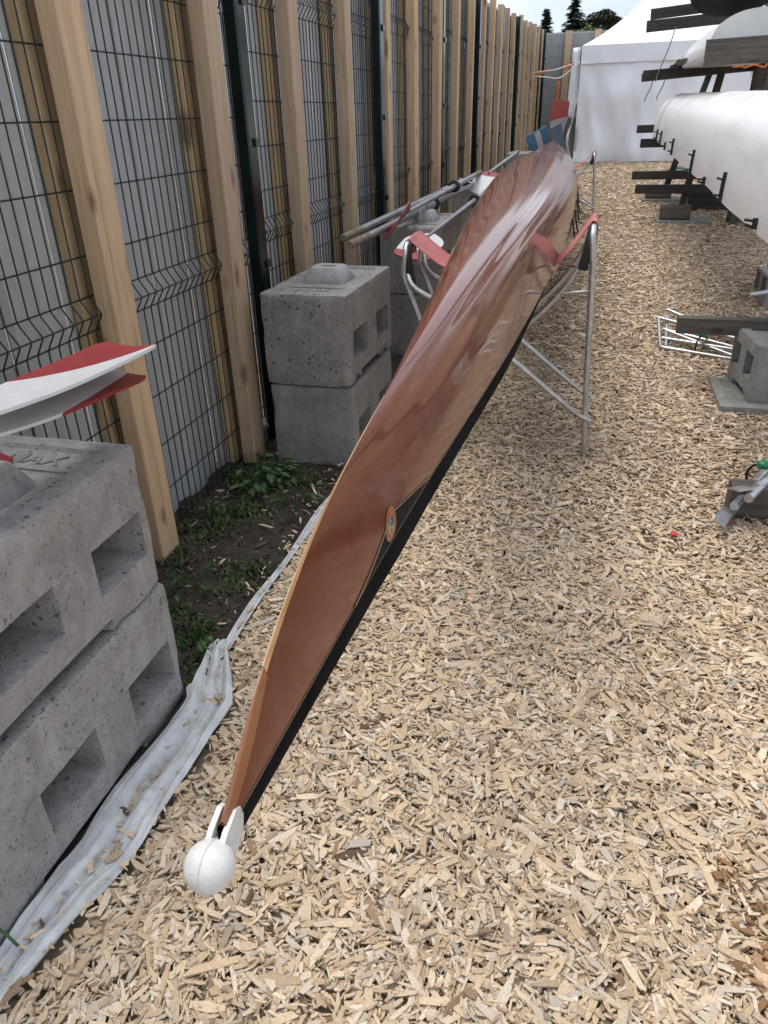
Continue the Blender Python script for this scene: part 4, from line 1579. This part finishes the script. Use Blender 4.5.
white2 = thing('white_shell', 'second white hull one level higher, its rounded end above the dark arms', 'boat', (1.12, 8.5, ramp(8.5)), 'white hulls on the rack')
shell_hull(white2, 6.95, 11.3, lambda y: 1.10 + 0.012 * (y - 7), lambda y: 1.90 + 0.006 * (y - 7), 0.40, 0.27, M['white_hull_b'], 0.0, 0.45, n_exp=0.80)
dark = thing('dark_shell', 'dark brown shell on the topmost arms of the rack', 'boat', (1.2, 8.5, ramp(8.5)))
shell_hull(dark, 6.9, 10.0, lambda y: 1.08 + 0.01 * (y - 7), lambda y: 2.56 + 0.014 * (y - 7), 0.40, 0.26, M['dark_hull'], 0.0, 0.14, n_exp=0.80, flipz=True)
# black sheet between the second hull and its arms
m = MB()


def tarp_fn(u, v):
    x = 0.66 + 1.2 * u
    y = 8.9 + 2.9 * v
    return (x, y, 1.942 + 0.018 * math.sin(u * 9 + v * 7) * (1 - 0.3 * v) + 0.05 * u + 0.012 * math.sin(v * 17))


m.sheet(tarp_fn, 30, 40, 0.004)
tag(m.build('black_sheet', M['tarp'], smooth=True, loc=(1.2, 10.3, 1.93)), 'crumpled black sheet between the second white hull and the rack arm', 'sheet')
# straps hanging off the arms
for (p, q, r_, lab) in (((0.66, 10.24, 2.32), (0.52, 10.24, 1.80), 0.020, 'pale grey strap running down from the topmost arm tip of the rack'),
                        ((0.62, 10.2, 1.84), (0.555, 10.2, 1.62), 0.017, 'black strap end dangling from the middle arm of the rack'),
                        ((0.49, 10.2, 1.83), (0.425, 10.2, 1.60), 0.016, 'black strap end dangling closest to the tip of the middle arm')):
    m = MB()
    m.tube(spline([p, Vector(p).lerp(Vector(q), 0.4) + Vector((0.008, 0, 0)), Vector(p).lerp(Vector(q), 0.8) + Vector((-0.006, 0, 0)), q], 4), r_, n=8, flat=0.3)
    tag(m.build('strap', M['grey_strap' if r_ > 0.018 else 'black_strap'], smooth=True, loc=p), lab, 'strap', 'straps on the boat rack')
m = MB()
rr = random.Random(5)
pts = [Vector((0.86 + 0.05 * i + 0.015 * math.sin(i * 2.1), 6.69 - 0.012 * math.cos(i * 1.7), 1.788 + 0.012 * math.sin(i * 2.9))) for i in range(12)]
m.tube(spline(pts, 4), 0.006, n=8)
tag(m.build('rope', M['rope_orange'], smooth=True, loc=(1.1, 6.69, 1.78)), 'orange rope looped under the heavy beam of the rack', 'rope')

# near timbers, block and slab on the right
m = MB()
m.beam((0.525, 4.58, 0.428), (2.3, 4.58, 0.440), 0.075, 0.092, ch=0.004, segs=4, wob=0.002)
tag(m.build('timber_beam', M['brown_wood'], loc=(1.3, 4.58, 0.4)), 'weathered timber beam resting on the block over the folded trestle', 'timber beam', 'timber beams lying on the right')
m = MB()
m.beam((0.655, 3.0, ramp(3.0) + 0.080), (2.1, 3.0, ramp(3.0) + 0.085), 0.085, 0.145, ch=0.005, segs=4, wob=0.002)
tag(m.build('timber_beam', M['brown_wood'], loc=(1.3, 2.92, 0.02)), 'short thick timber lying on the chips, nearest on the right', 'timber beam', 'timber beams lying on the right')
m = MB()
zz = ramp(4.4)
m.add(*rounded_grid_box(0.52, 0.62, 0.055, [], r=0.012, seed=31, step=0.04, notch=False))
o = m.build('paving_slab', M['slab'], world=False, smooth=True, angle=40)
o.location = (1.06, 4.33, zz + 0.002)
tag(o, 'mossy grey paving slab under the concrete block on the right', 'slab', 'paving slabs on the chips')
bk = block('smooth light grey concrete block on a slab, carrying a timber beam', (1.085, 4.42, zz + 0.045), 21, stud=False, rz=0.12, L=0.44, Wd=0.42, H=0.315, mat='concrete_smooth', group='concrete blocks under the right rack')
block('grey concrete block at the right edge behind the timber beam', (1.52, 6.50, ramp(6.4) - 0.01), 23, stud=False, rz=0.05, L=0.40, Wd=0.42, H=0.27, mat='concrete_smooth', group='concrete blocks under the right rack')
m = MB()
m.beam((0.93, 4.86, 0.43), (0.93, 4.86, 0.58), 0.03, 0.045, ch=0.004)
m.tube([(0.93, 4.86, 0.55), (1.04, 4.9, 0.56)], 0.014, n=8)
tag(m.build('metal_bracket', M['alu'], loc=(0.93, 4.86, 0.43), smooth=True, angle=40), 'small metal bracket standing behind the timber beam', 'bracket')


# folded trestles: bundles of tubes tied with a strap
def bundle(label, segs, r, tie_at, tie_dir, plates=(), tw=0.085, th_=0.058):
    root = thing('folded_trestle', label, 'trestle', segs[0][0], 'folded trestles on the right')
    for a, b in segs:
        m_ = MB()
        m_.tube([a, Vector(a).lerp(Vector(b), 0.5), b], r, n=10)
        m_.build('tube', M['alu'], root, smooth=True, angle=50)
    for pts_ in plates:
        m_ = MB()
        m_.tube(spline(pts_, 4), r * 0.9, n=8)
        m_.build('foot_bar', M['alu'], root, smooth=True, angle=50)
    c = Vector(tie_at)
    d = Vector(tie_dir).normalized()
    s = d.cross(Vector((0, 0, 1))).normalized()
    m_ = MB()
    ring = [c + s * tw * math.cos(a) + Vector((0, 0, th_ * math.sin(a))) for a in [i * 2 * math.pi / 20 for i in range(21)]]
    m_.tube(ring, 0.006, n=8, caps=False)
    tie = m_.build('tie_strap', M['black_strap'], root, smooth=True)
    m_ = MB()
    m_.sphere(c + Vector((0, 0, 0.062)), 0.028, 12, 8, sc=(1.2, 1.0, 0.7))
    m_.build('strap_buckle', M['green_plastic'], tie, smooth=True)
    return root


z5 = ramp(5.1)
bundle('folded silver trestle tied with a black strap, under the timber beam', [
    ((0.52, 5.18, z5 + 0.03), (1.05, 4.92, z5 + 0.03)), ((0.54, 5.42, z5 + 0.09), (1.10, 5.02, z5 + 0.06)),
    ((0.50, 5.55, z5 + 0.14), (1.12, 5.06, z5 + 0.10)), ((0.58, 5.75, z5 + 0.15), (1.06, 5.3, z5 + 0.05)), ((0.80, 5.55, z5 + 0.14), (1.05, 5.15, z5 + 0.10)), ((0.53, 5.30, z5 + 0.06), (1.08, 4.97, z5 + 0.075)), ((0.56, 5.34, z5 + 0.10), (1.00, 4.97, z5 + 0.03))], 0.0135, (0.76, 5.16, z5 + 0.07), (1, -0.55, 0),
    [[(0.515, 5.17, z5 + 0.03), (0.512, 5.3, z5 + 0.06), (0.508, 5.54, z5 + 0.14)], [(0.55, 5.2, z5 + 0.03), (0.57, 5.6, z5 + 0.14)]])
z3 = ramp(3.0)
bn = bundle('folded silver trestle with flat feet, beside the nearest thick timber', [
    ((0.66, 2.88, z3 + 0.10), (1.10, 3.75, z3 + 0.12)), ((0.70, 2.86, z3 + 0.15), (1.16, 3.72, z3 + 0.16)),
    ((0.63, 2.86, z3 + 0.04), (1.06, 3.80, z3 + 0.05)), ((0.74, 2.95, z3 + 0.16), (1.22, 3.68, z3 + 0.10))], 0.019, (0.80, 3.14, z3 + 0.118), (0.45, 0.9, 0), tw=0.062, th_=0.062)
m = MB()
m.box((0.675, 2.90, z3 + 0.172), (0.075, 0.06, 0.006), Matrix.Rotation(0.5, 3, 'Z') @ Matrix.Rotation(-0.25, 3, 'X'))
m.box((0.618, 2.835, z3 + 0.075), (0.05, 0.15, 0.006), Matrix.Rotation(-0.35, 3, 'Z') @ Matrix.Rotation(0.45, 3, 'Y'))
m.build('foot_plate', M['alu'], bn)

# red scrap of plastic on the chips
m = MB()
m.sheet(lambda u, v: (0.42 + 0.035 * u, 2.73 + 0.03 * v, gz(0.43, 2.74) + 0.026 + 0.006 * math.sin(u * 5)), 6, 6, 0.002)
tag(m.build('plastic_scrap', M['red_plastic'], loc=(0.43, 2.74, gz(.43, 2.74) + 0.02)), 'tiny red scrap of plastic lying on the wood chips', 'litter')

# ------------------------------------------------------------------ marquee
TX0, TX1, TY0, TY1 = -0.57, 2.6, 17.5, 20.45
tz = ramp(17.5)
EV, VB = 2.64, 2.33
tent = thing('white_marquee', 'white pop up marquee with closed walls at the end of the path', 'marquee', ((TX0 + TX1) / 2, (TY0 + TY1) / 2, tz))
PK_ = Vector(((TX0 + TX1) / 2, (TY0 + TY1) / 2, 4.05))


def roof_fn(side):
    cs = [Vector((TX0, TY0, EV)), Vector((TX1, TY0, EV)), Vector((TX1, TY1, EV)), Vector((TX0, TY1, EV))]
    a, b = cs[side], cs[(side + 1) % 4]

    def f(u, v):
        e = a.lerp(b, u)
        e.z -= 0.0 * math.sin(u * math.pi)
        p = e.lerp(PK_, v)
        k = v
        p.z = EV + (PK_.z - EV) * (0.55 * k + 0.45 * k ** 2.2) - 0.04 * math.sin(math.pi * u) * math.sin(math.pi * v)
        return p
    return f


m = MB()
for s_ in range(4):
    m.sheet(roof_fn(s_), 16, 16, 0.004)
m.build('roof', M['tent'], tent, smooth=True, angle=50)


def wall(m_, a, b, z0, z1, off, amp, seed, nu=44, nv=24):
    a, b = Vector(a), Vector(b)
    d = (b - a).normalized()
    n = Vector((d.y, -d.x, 0))

    def f(u, v):
        p = a.lerp(b, u)
        z = z0 + (z1 - z0) * v
        hang = math.sin(math.pi * min(1, max(0, u)))
        w = amp * (mnoise.noise(Vector((u * 6 + seed, v * 1.6, seed))) + 0.5 * mnoise.noise(Vector((u * 15 + 2.5 * v, v * 2.3, seed + 5)))) * (1.15 - v) * 1.4
        p = p + n * (off + w)
        return (p.x, p.y, z)
    m_.sheet(f, nu, nv, 0.004)


m = MB()
wall(m, (TX0, TY0, 0), (TX1, TY0, 0), VB, EV, 0.03, 0.012, 1, nv=4)
wall(m, (TX0, TY1, 0), (TX0, TY0, 0), VB, EV, 0.03, 0.012, 2, nv=4)
wall(m, (TX1, TY0, 0), (TX1, TY1, 0), VB, EV, 0.03, 0.012, 2.5, nv=4)
m.build('valance', M['tent'], tent, smooth=True, angle=50)
for a, b, sd_ in (((TX0, TY0, 0), (TX1, TY0, 0), 3), ((TX0, TY1, 0), (TX0, TY0, 0), 4), ((TX1, TY0, 0), (TX1, TY1, 0), 5)):
    m = MB()
    wall(m, a, b, tz + 0.03, VB + 0.05, 0.0, 0.15, sd_)
    m.build('side_wall', M['tent'], tent, smooth=True, angle=50)
for x, y in ((TX0 + 0.03, TY0 + 0.06), (TX1 - 0.03, TY0 + 0.06), (TX0 + 0.03, TY1 - 0.06), (TX1 - 0.03, TY1 - 0.06)):
    MB().beam((x, y, tz - 0.02), (x, y, EV - 0.02), 0.04, 0.04, up=(1, 0, 0)).build('leg', M['alu'], tent)
# side curtain bunched outside the left corner
m = MB()


def curtain(u, v):
    zc = 1.38 + (EV - 0.02 - 1.38) * v
    x = TX0 - 0.02 - (0.19 - 0.03 * v) * u
    return (x, TY0 + 0.10 + 0.03 * math.sin(u * 7 + 2 * v) + 0.05 * u, zc + 0.03 * u * (1 - v))


m.sheet(curtain, 16, 14, 0.006)
m.build('loose_curtain', M['tent'], tent, smooth=True)

# guy rope with orange tape
m = MB()
A, B, Cc = Vector((TX0 - 0.02, TY0 - 0.06, 2.36)), Vector((-0.97, 17.35, 2.10)), Vector((-1.47, 16.9, 2.14))
m.tube(spline([A, A.lerp(B, 0.5) + Vector((0, 0, -0.02)), B, B.lerp(Cc, 0.5), Cc], 5), 0.012, n=8)
m.tube([A + Vector((0, 0, 0.01)), A.lerp(Cc, 0.5) + Vector((0, 0, -0.01)), Cc + Vector((0, 0, 0.05))], 0.010, n=8)
guy = m.build('guy_rope', M['rope_white'], smooth=True, loc=tuple(B))
tag(guy, 'pale guy rope with orange tape between the marquee corner and the fence', 'rope')
for fn_ in (lambda u, v: A.lerp(Cc, 0.12 + 0.22 * u) + Vector((0, 0, 0.03 - 0.07 * v + 0.02 * math.sin(u * 11))),
            lambda u, v: A.lerp(Cc, 0.68 + 0.26 * u) + Vector((0, 0, 0.05 - 0.06 * v + 0.02 * math.sin(u * 13))),
            lambda u, v: B + Vector((-0.02 + 0.05 * u, -0.01, -0.05 - 0.45 * v))):
    m = MB()
    m.sheet(fn_, 12, 6, 0.003)
    m.build('warning_tape', M['rope_orange'], guy, smooth=True)
# tangle of teal rope by the tent
m = MB()
rr = random.Random(11)
for k in range(3):
    cx_, cy_ = 1.35 + 0.16 * k, 15.6 + 0.25 * k
    pts = [Vector((cx_ + (0.13 + 0.05 * math.sin(3 * a)) * math.cos(a), cy_ + 0.16 * math.sin(a), gz(cx_, cy_) + 0.05 + 0.03 * math.sin(2 * a + k))) for a in [i * 0.42 for i in range(17)]]
    m.tube(spline(pts, 3), 0.017, n=7)
tag(m.build('rope_coil', M['rope_teal'], smooth=True, loc=(1.5, 15.8, ramp(15.8))), 'small tangle of green rope on the chips before the marquee', 'rope')


# ------------------------------------------------------------------ trees beyond the fence
def leaf_cloud(m_, c, rad, n, size, r, flat=1.0, shape=None):
    c = Vector(c)
    for _ in range(n):
        while True:
            p = Vector((r.uniform(-1, 1), r.uniform(-1, 1), r.uniform(-1, 1)))
            if 0.15 < p.length < 1 and p.length > r.random() * 0.9:
                break
        q = c + Vector((p.x * rad[0], p.y * rad[1], p.z * rad[2]))
        a, b = r.uniform(0, 6.283), r.uniform(-0.9, 0.9)
        u = Vector((math.cos(a), math.sin(a), b * flat)).normalized() * size * r.uniform(0.6, 1.4)
        v = Vector((-math.sin(a), math.cos(a), r.uniform(-0.8, 0.8) * flat)).normalized() * size * r.uniform(0.35, 0.8)
        m_.add([q - u - v * 0.3, q + u * 0.2 - v, q + u + v * 0.2, q - u * 0.1 + v], [(0, 1, 2, 3)])


def conifer(label, x, y, top, rad, seed, n_tier=34):
    r = random.Random(seed)
    root = thing('conifer_tree', label, 'tree', (x, y, ramp(y)), 'trees beyond the fence')
    z0 = ramp(y)
    m_ = MB()
    m_.tube([(x, y, z0 - 0.1), (x, y, (z0 + top) / 2), (x, y, top - 0.1)], [0.2, 0.12, 0.02], n=10)
    tr = m_.build('trunk', M['bark'], root, smooth=True)
    m_ = MB()
    for k in range(n_tier):
        f = k / (n_tier - 1)
        z = top - (top - z0 - 0.8) * f
        rr_ = rad * (0.06 + 0.94 * f ** 0.85)
        nb = int(8 + 16 * f)
        for b in range(nb):
            a = r.uniform(0, 6.283)
            L = rr_ * r.uniform(0.55, 1.12)
            for s in range(int(6 + 16 * f)):
                t = r.uniform(0.1, 1)
                q = Vector((x + math.cos(a) * L * t, y + math.sin(a) * L * t, z - 0.28 * L * t + r.uniform(-0.06, 0.06) + 0.10 * L * t * t))
                u = Vector((math.cos(a + r.uniform(-.9, .9)), math.sin(a + r.uniform(-.9, .9)), r.uniform(-0.5, 0.3))) * (0.13 + 0.14 * f) * r.uniform(0.7, 1.5)
                v = Vector((-math.sin(a), math.cos(a), r.uniform(-.4, .4))) * 0.085 * r.uniform(0.7, 1.5)
                m_.add([q - u - v, q + u - v * 0.3, q + u * 1.1 + v * 0.4, q - u + v], [(0, 1, 2, 3)])
    m_.build('crown', M['conifer'], root, recalc=False)
    return root


conifer('tall slim dark conifer beyond the end fence', -2.22, 50.0, 7.05, 1.9, 1)
conifer('shorter dark conifer beyond the corner of the fence', -3.72, 50.0, 6.38, 1.5, 2)


def broad(label, x, y, z0, crown, seed, mat, name='broad_tree', cat='tree', size=0.16, n=1600, trunk=True):
    r = random.Random(seed)
    root = thing(name, label, cat, (x, y, ramp(y)), 'trees beyond the fence')
    m_ = MB()
    if trunk:
        m_.tube(spline([(x, y, ramp(y) - 0.1), (x + 0.05, y, (ramp(y) + z0) / 2), (x - 0.05, y, z0)], 4), [0.24 - 0.02 * i for i in range(9)], n=10)
    for (cx_, cy_, cz_, a, b, c) in crown:
        m_.tube([(x, y, z0 - 0.8), (x + cx_ * 0.5, y + cy_ * 0.5, z0 - 0.3 + cz_ * 0.3), (x + cx_, y + cy_, z0 + cz_)], [0.09, 0.06, 0.02], n=7)
    m_.build('trunk', M['bark'], root, smooth=True)
    m_ = MB()
    for (cx_, cy_, cz_, a, b, c) in crown:
        leaf_cloud(m_, (x + cx_, y + cy_, z0 + cz_), (a, b, c), n // len(crown), size, r)
    m_.build('crown', M[mat], root, recalc=False)
    return root


broad('dark umbrella shaped pine beyond the tent roof', -0.75, 50.0, 5.4, [(-0.75, 0, 0.25, 0.5, 0.6, 0.26), (-0.25, 0.2, 0.5, 0.6, 0.7, 0.32), (0.3, -.1, 0.52, 0.6, 0.7, 0.30), (0.75, 0.1, 0.3, 0.45, 0.6, 0.28), (0.1, 0, 0.15, 0.6, .6, 0.3), (0.2, 0.1, 0.75, 0.35, 0.4, 0.16)], 3, 'pine_crown', size=0.10, n=3000)
broad('yellow green bush peeping over the fence corner', -4.15, 47.0, 4.6, [(-0.2, 0, 0.35, 0.5, 0.6, 0.55), (0.35, 0, 0.25, 0.6, 0.6, 0.5), (0.85, 0, 0.1, 0.5, 0.6, 0.4)], 4, 'bush', 'bush', 'bush', 0.09, 2200)
broad('low green bush peeping over the end fence beside the slim conifer', -1.55, 47.0, 4.55, [(-0.3, 0, 0.25, 0.45, 0.5, 0.4), (0.3, 0, 0.35, 0.5, 0.5, 0.45), (0.8, 0, 0.3, 0.4, 0.5, 0.35)], 5, 'bush', 'bush', 'bush', 0.09, 2000)
broad('hazy bare topped tree rising right of the umbrella pine', 1.1, 56.0, 5.9, [(0, 0, 0.3, 0.6, 0.6, 0.5), (0.7, 0, 0.5, 0.5, 0.5, 0.6), (1.5, 0, 0.9, 0.6, 0.5, 0.8)], 6, 'bark', size=0.05, n=900)


# ------------------------------------------------------------------ weeds in the soil strip
def leafy_weed(label, x, y, n, h, size, seed, group='weeds in the soil strip', spread=0.12):
    r = random.Random(seed)
    z0 = gz(x, y) + 0.012
    root = thing('leafy_weed', label, 'weed', (x, y, z0), group)
    ms, ml = MB(), MB()
    for k in range(n):
        a = r.uniform(0, 6.283)
        d = spread * math.sqrt(r.random())
        top = Vector((x + d * math.cos(a), y + d * math.sin(a), z0 + h * r.uniform(0.35, 1.0)))
        base = Vector((x + d * 0.35 * math.cos(a), y + d * 0.35 * math.sin(a), z0 - 0.01))
        ms.tube(spline([base, base.lerp(top, 0.6) + Vector((0, 0, 0.02)), top], 3), 0.0022, n=5)
        b = a + r.uniform(-0.8, 0.8)
        L = size * r.uniform(0.6, 1.25)
        fx = Vector((math.cos(b), math.sin(b), r.uniform(-0.35, 0.15)))
        sx = Vector((-math.sin(b), math.cos(b), r.uniform(-0.25, 0.25)))
        Wd = L * r.uniform(0.36, 0.5)

        def lf(u, v):
            w = Wd * math.sin(math.pi * min(1, (u * 0.93 + 0.05))) ** 0.75 * (1 - 0.25 * u)
            return top + fx * L * u + sx * w * (v - 0.5) * 2 * 0.9 + Vector((0, 0, 0.22 * L * abs(v - 0.5) * 2 - 0.30 * L * u * u))
        ml.grid(lf, 6, 4)
    ms.build('stem', M['weed'], root, smooth=True)
    ml.build('leaves', M['weed'], root, smooth=True, recalc=False)
    return root


leafy_weed('broad leafed weed clump at the foot of the second fence post', -1.40, 2.84, 52, 0.075, 0.044, 1, spread=0.17)
leafy_weed('small weed sprouting on the soil behind the nearest stack', -1.33, 2.02, 18, 0.05, 0.022, 2, spread=0.13)
leafy_weed('tiny weed beside the membrane edge at the nearest stack', -1.15, 1.72, 22, 0.06, 0.026, 3, spread=0.09)
leafy_weed('spindly weed growing against the mesh between the first posts', -1.50, 2.50, 12, 0.09, 0.024, 4, spread=0.08)
leafy_weed('low weed on the soil before the second block stack', -1.18, 2.72, 24, 0.06, 0.026, 5, spread=0.14)
# arching plant by the nearest block, bottom left
pl = thing('arching_weed', 'green stem arching over the white membrane at the nearest block', 'weed', (-1.06, 0.66, 0.02))
m = MB()
m.tube(spline([(-1.10, 0.69, 0.0), (-1.075, 0.685, 0.06), (-1.04, 0.68, 0.085), (-1.005, 0.675, 0.055)], 5), [0.0035] * 16, n=6)
m.build('stem', M['weed'], pl, smooth=True)
m = MB()
for (c, d, L) in (((-1.045, 0.63, 0.06), (-0.3, -0.9, -0.3), 0.05), ((-1.09, 0.67, 0.05), (-0.9, -0.3, 0.2), 0.05), ((-1.06, 0.61, 0.045), (0.5, -0.8, -0.3), 0.045)):
    c, d = Vector(c), Vector(d).normalized()
    s = d.cross(Vector((0, 0, 1))).normalized()
    m.grid(lambda u, v: c + d * L * u + s * (v - 0.5) * L * 0.75 * math.sin(math.pi * (0.05 + 0.9 * u)) + Vector((0, 0, 0.01 * math.sin(u * 3))), 6, 4)
m.build('leaves', M['weed'], pl, smooth=True, recalc=False)

# grass and moss tufts: ground cover
m = MB()
r = random.Random(21)
for k in range(900):
    y = r.uniform(1.55, 3.0) if r.random() < 0.8 else r.uniform(3, 6.2)
    x = r.uniform(-1.62, edge_x(y) - 0.05)
    dens = mnoise.noise(Vector((x * 3.2, y * 3.2, 8)))
    if dens < -0.02:
        continue
    for b in range(r.randint(4, 12)):
        a = r.uniform(0, 6.283)
        L = r.uniform(0.008, 0.034)
        bx, by = x + r.gauss(0, 0.022), y + r.gauss(0, 0.022)
        z = gz(bx, by) + 0.008
        lean = r.uniform(0.3, 1.1)
        d = Vector((math.cos(a) * lean, math.sin(a) * lean, 1)).normalized()
        s = Vector((-math.sin(a), math.cos(a), 0)) * r.uniform(0.0015, 0.005)
        p = Vector((bx, by, z))
        m.add([p - s, p + s, p + d * L * 0.6 + s * 1.3, p + d * L + Vector((d.x, d.y, 0)) * L * 0.3, p + d * L * 0.6 - s * 1.3], [(0, 1, 2, 3, 4)])
tag(m.build('grass_tufts', M['grass'], recalc=False), kind='stuff')


# ------------------------------------------------------------------ wood chips
def chips(name, zones, edge=True, seed=1, palette=None, mat='chip'):
    g_ = np.random.default_rng(seed)
    PX, PY, LL, WW, TT, ZO = [], [], [], [], [], []
    for (y0, y1, x0, x1, dens, ls) in zones:
        n = int((y1 - y0) * (x1 - x0) * dens)
        x = g_.uniform(x0, x1, n)
        y = g_.uniform(y0, y1, n)
        if edge:
            ex = np.interp(y, [e[0] for e in EDGE], [e[1] for e in EDGE])
            k = x > ex + 0.012 + np.abs(g_.normal(0, 0.012, n))
            x, y = x[k], y[k]
        n = len(x)
        L = np.clip(np.exp(g_.normal(math.log(0.0245), 0.52, n)), 0.006, 0.105) * ls
        w = np.clip(L * np.exp(g_.normal(math.log(0.25), 0.42, n)), 0.0022, 0.021 * ls)
        PX.append(x); PY.append(y); LL.append(L); WW.append(w)
        TT.append(np.clip(g_.normal(0.0028, 0.0011, n), 0.0010, 0.006) * ls)
        ZO.append(g_.random(n) ** 0.8 * 0.018 * ls)
    x, y, L, w, t, zo = [np.concatenate(a) for a in (PX, PY, LL, WW, TT, ZO)]
    n = len(x)
    yaw = g_.uniform(0, 2 * np.pi, n)
    pit = g_.normal(0, 0.20, n) * np.clip(0.05 / L, 0.3, 1.2)
    rol = g_.normal(0, 0.24, n)
    cx_ = np.stack([np.cos(yaw) * np.cos(pit), np.sin(yaw) * np.cos(pit), np.sin(pit)], 1)
    up = np.stack([np.zeros(n), np.zeros(n), np.ones(n)], 1)
    s = np.cross(up, cx_)
    s /= np.linalg.norm(s, axis=1)[:, None]
    nrm = np.cross(cx_, s)
    s2 = s * np.cos(rol)[:, None] + nrm * np.sin(rol)[:, None]
    nrm = np.cross(cx_, s2)
    z = gz_np(x, y) + 0.003 + zo
    c = np.stack([x, y, z], 1)
    # outline: five points in plan, different per chip
    ja = g_.uniform(0.35, 1.0, (n, 6))
    ja[:, 2] = ja[:, 5] = 1.0
    jl = g_.uniform(-0.17, 0.17, (n, 6))
    px = [-0.5, -0.5, 0.0, 0.5, 0.5, 0.0]
    py = [-0.5, 0.5, 0.5, 0.5, -0.5, -0.5]
    bend = g_.normal(0, 0.016, n) * L
    V = np.zeros((n, 12, 3))
    for i in range(6):
        a = (px[i] + jl[:, i] * (0.9 if px[i] else 0.5)) * L
        b = py[i] * ja[:, i] * w
        zb = bend if px[i] == 0 else 0 * bend
        base = c + cx_ * a[:, None] + s2 * b[:, None] + nrm * zb[:, None]
        V[:, i] = base + nrm * t[:, None]
        V[:, 6 + i] = base
    F = []
    quads = [(0, 5, 2, 1), (5, 4, 3, 2)] + [(i, (i + 1) % 6, 6 + (i + 1) % 6, 6 + i) for i in range(6)]
    Q = np.array(quads)
    faces = (np.arange(n)[:, None, None] * 12 + Q[None]).reshape(-1, 4)
    me = bpy.data.meshes.new(name)
    me.vertices.add(n * 12)
    me.vertices.foreach_set('co', V.reshape(-1).astype(np.float32))
    nf = len(faces)
    me.loops.add(nf * 4)
    me.loops.foreach_set('vertex_index', faces.reshape(-1).astype(np.int32))
    me.polygons.add(nf)
    me.polygons.foreach_set('loop_start', (np.arange(nf) * 4).astype(np.int32))
    me.polygons.foreach_set('loop_total', np.full(nf, 4, np.int32))
    # own colour of each chip: fresh wood, weathered, bark
    pal = np.array([(0.62, 0.49, 0.345), (0.57, 0.44, 0.295), (0.66, 0.555, 0.42), (0.50, 0.385, 0.265), (0.58, 0.505, 0.41), (0.43, 0.34, 0.25), (0.70, 0.61, 0.49), (0.29, 0.20, 0.13), (0.13, 0.085, 0.055), (0.45, 0.41, 0.36)])
    pr = np.array([0.20, 0.17, 0.17, 0.12, 0.13, 0.07, 0.08, 0.022, 0.008, 0.012])
    if palette is not None:
        pal, pr = np.array(palette), np.ones(len(palette))
    idx = g_.choice(len(pal), n, p=pr / pr.sum())
    col = pal[idx] * g_.uniform(0.84, 1.12, (n, 1)) * (np.array([1.0, 0.99, 1.0]) if palette is None else 1.0)
    # a few damp, rotted patches
    for (bx, by, br) in ((0.56, 1.06, 0.12), (0.45, 1.2, 0.05), (0.2, 0.74, 0.04), (1.2, 5.4, 0.4)):
        dd = np.exp(-((x - bx) ** 2 + (y - by) ** 2) / br ** 2)
        pick = g_.random(n) < dd * 0.75
        col[pick] = col[pick] * np.array([0.50, 0.38, 0.28])
    cc = np.concatenate([np.repeat(col, 12, axis=0), np.ones((n * 12, 1))], 1)
    at = me.color_attributes.new('Col', 'FLOAT_COLOR', 'POINT')
    at.data.foreach_set('color', cc.reshape(-1).astype(np.float32))
    me.materials.append(M['chip'])
    me.polygons.foreach_set('use_smooth', np.zeros(nf, bool))
    me.update(calc_edges=True)
    me.validate()
    o_ = bpy.data.objects.new(name, me)
    C.objects.link(o_)
    return tag(o_, kind='stuff')


chips('wood_chips', [(-0.8, 0.3, -1.0, 1.6, 1500, 1.1), (0.3, 2.6, -1.05, 2.2, 12500, 1.0), (2.6, 5.0, -1.3, 3.2, 7500, 1.0), (5.0, 9.0, -1.6, 4.0, 3600, 1.15), (9.0, 20.0, -1.6, 5.0, 1000, 1.5)])
# strays on the membrane and the soil
chips('stray_wood_chips', [(0.5, 1.7, -1.02, -0.87, 1500, 0.8), (0.9, 1.55, -0.98, -0.93, 900, 0.7)], edge=False, seed=5).location.z = 0.022
chips('stray_wood_chips', [(1.7, 4.2, -1.45, -1.03, 70, 0.6), (1.8, 3.4, -1.12, -1.03, 420, 0.75)], edge=False, seed=6).location.z = 0.02
chips('soil_litter', [(1.6, 4.2, -1.62, -1.06, 1500, 0.55), (1.6, 3.4, -1.5, -1.06, 160, 0.9)], edge=False, seed=9, palette=[(0.035, 0.026, 0.02), (0.06, 0.045, 0.033), (0.09, 0.065, 0.045), (0.045, 0.035, 0.028), (0.14, 0.105, 0.075), (0.19, 0.15, 0.11)]).location.z = 0.010
bpy.context.view_layer.update()
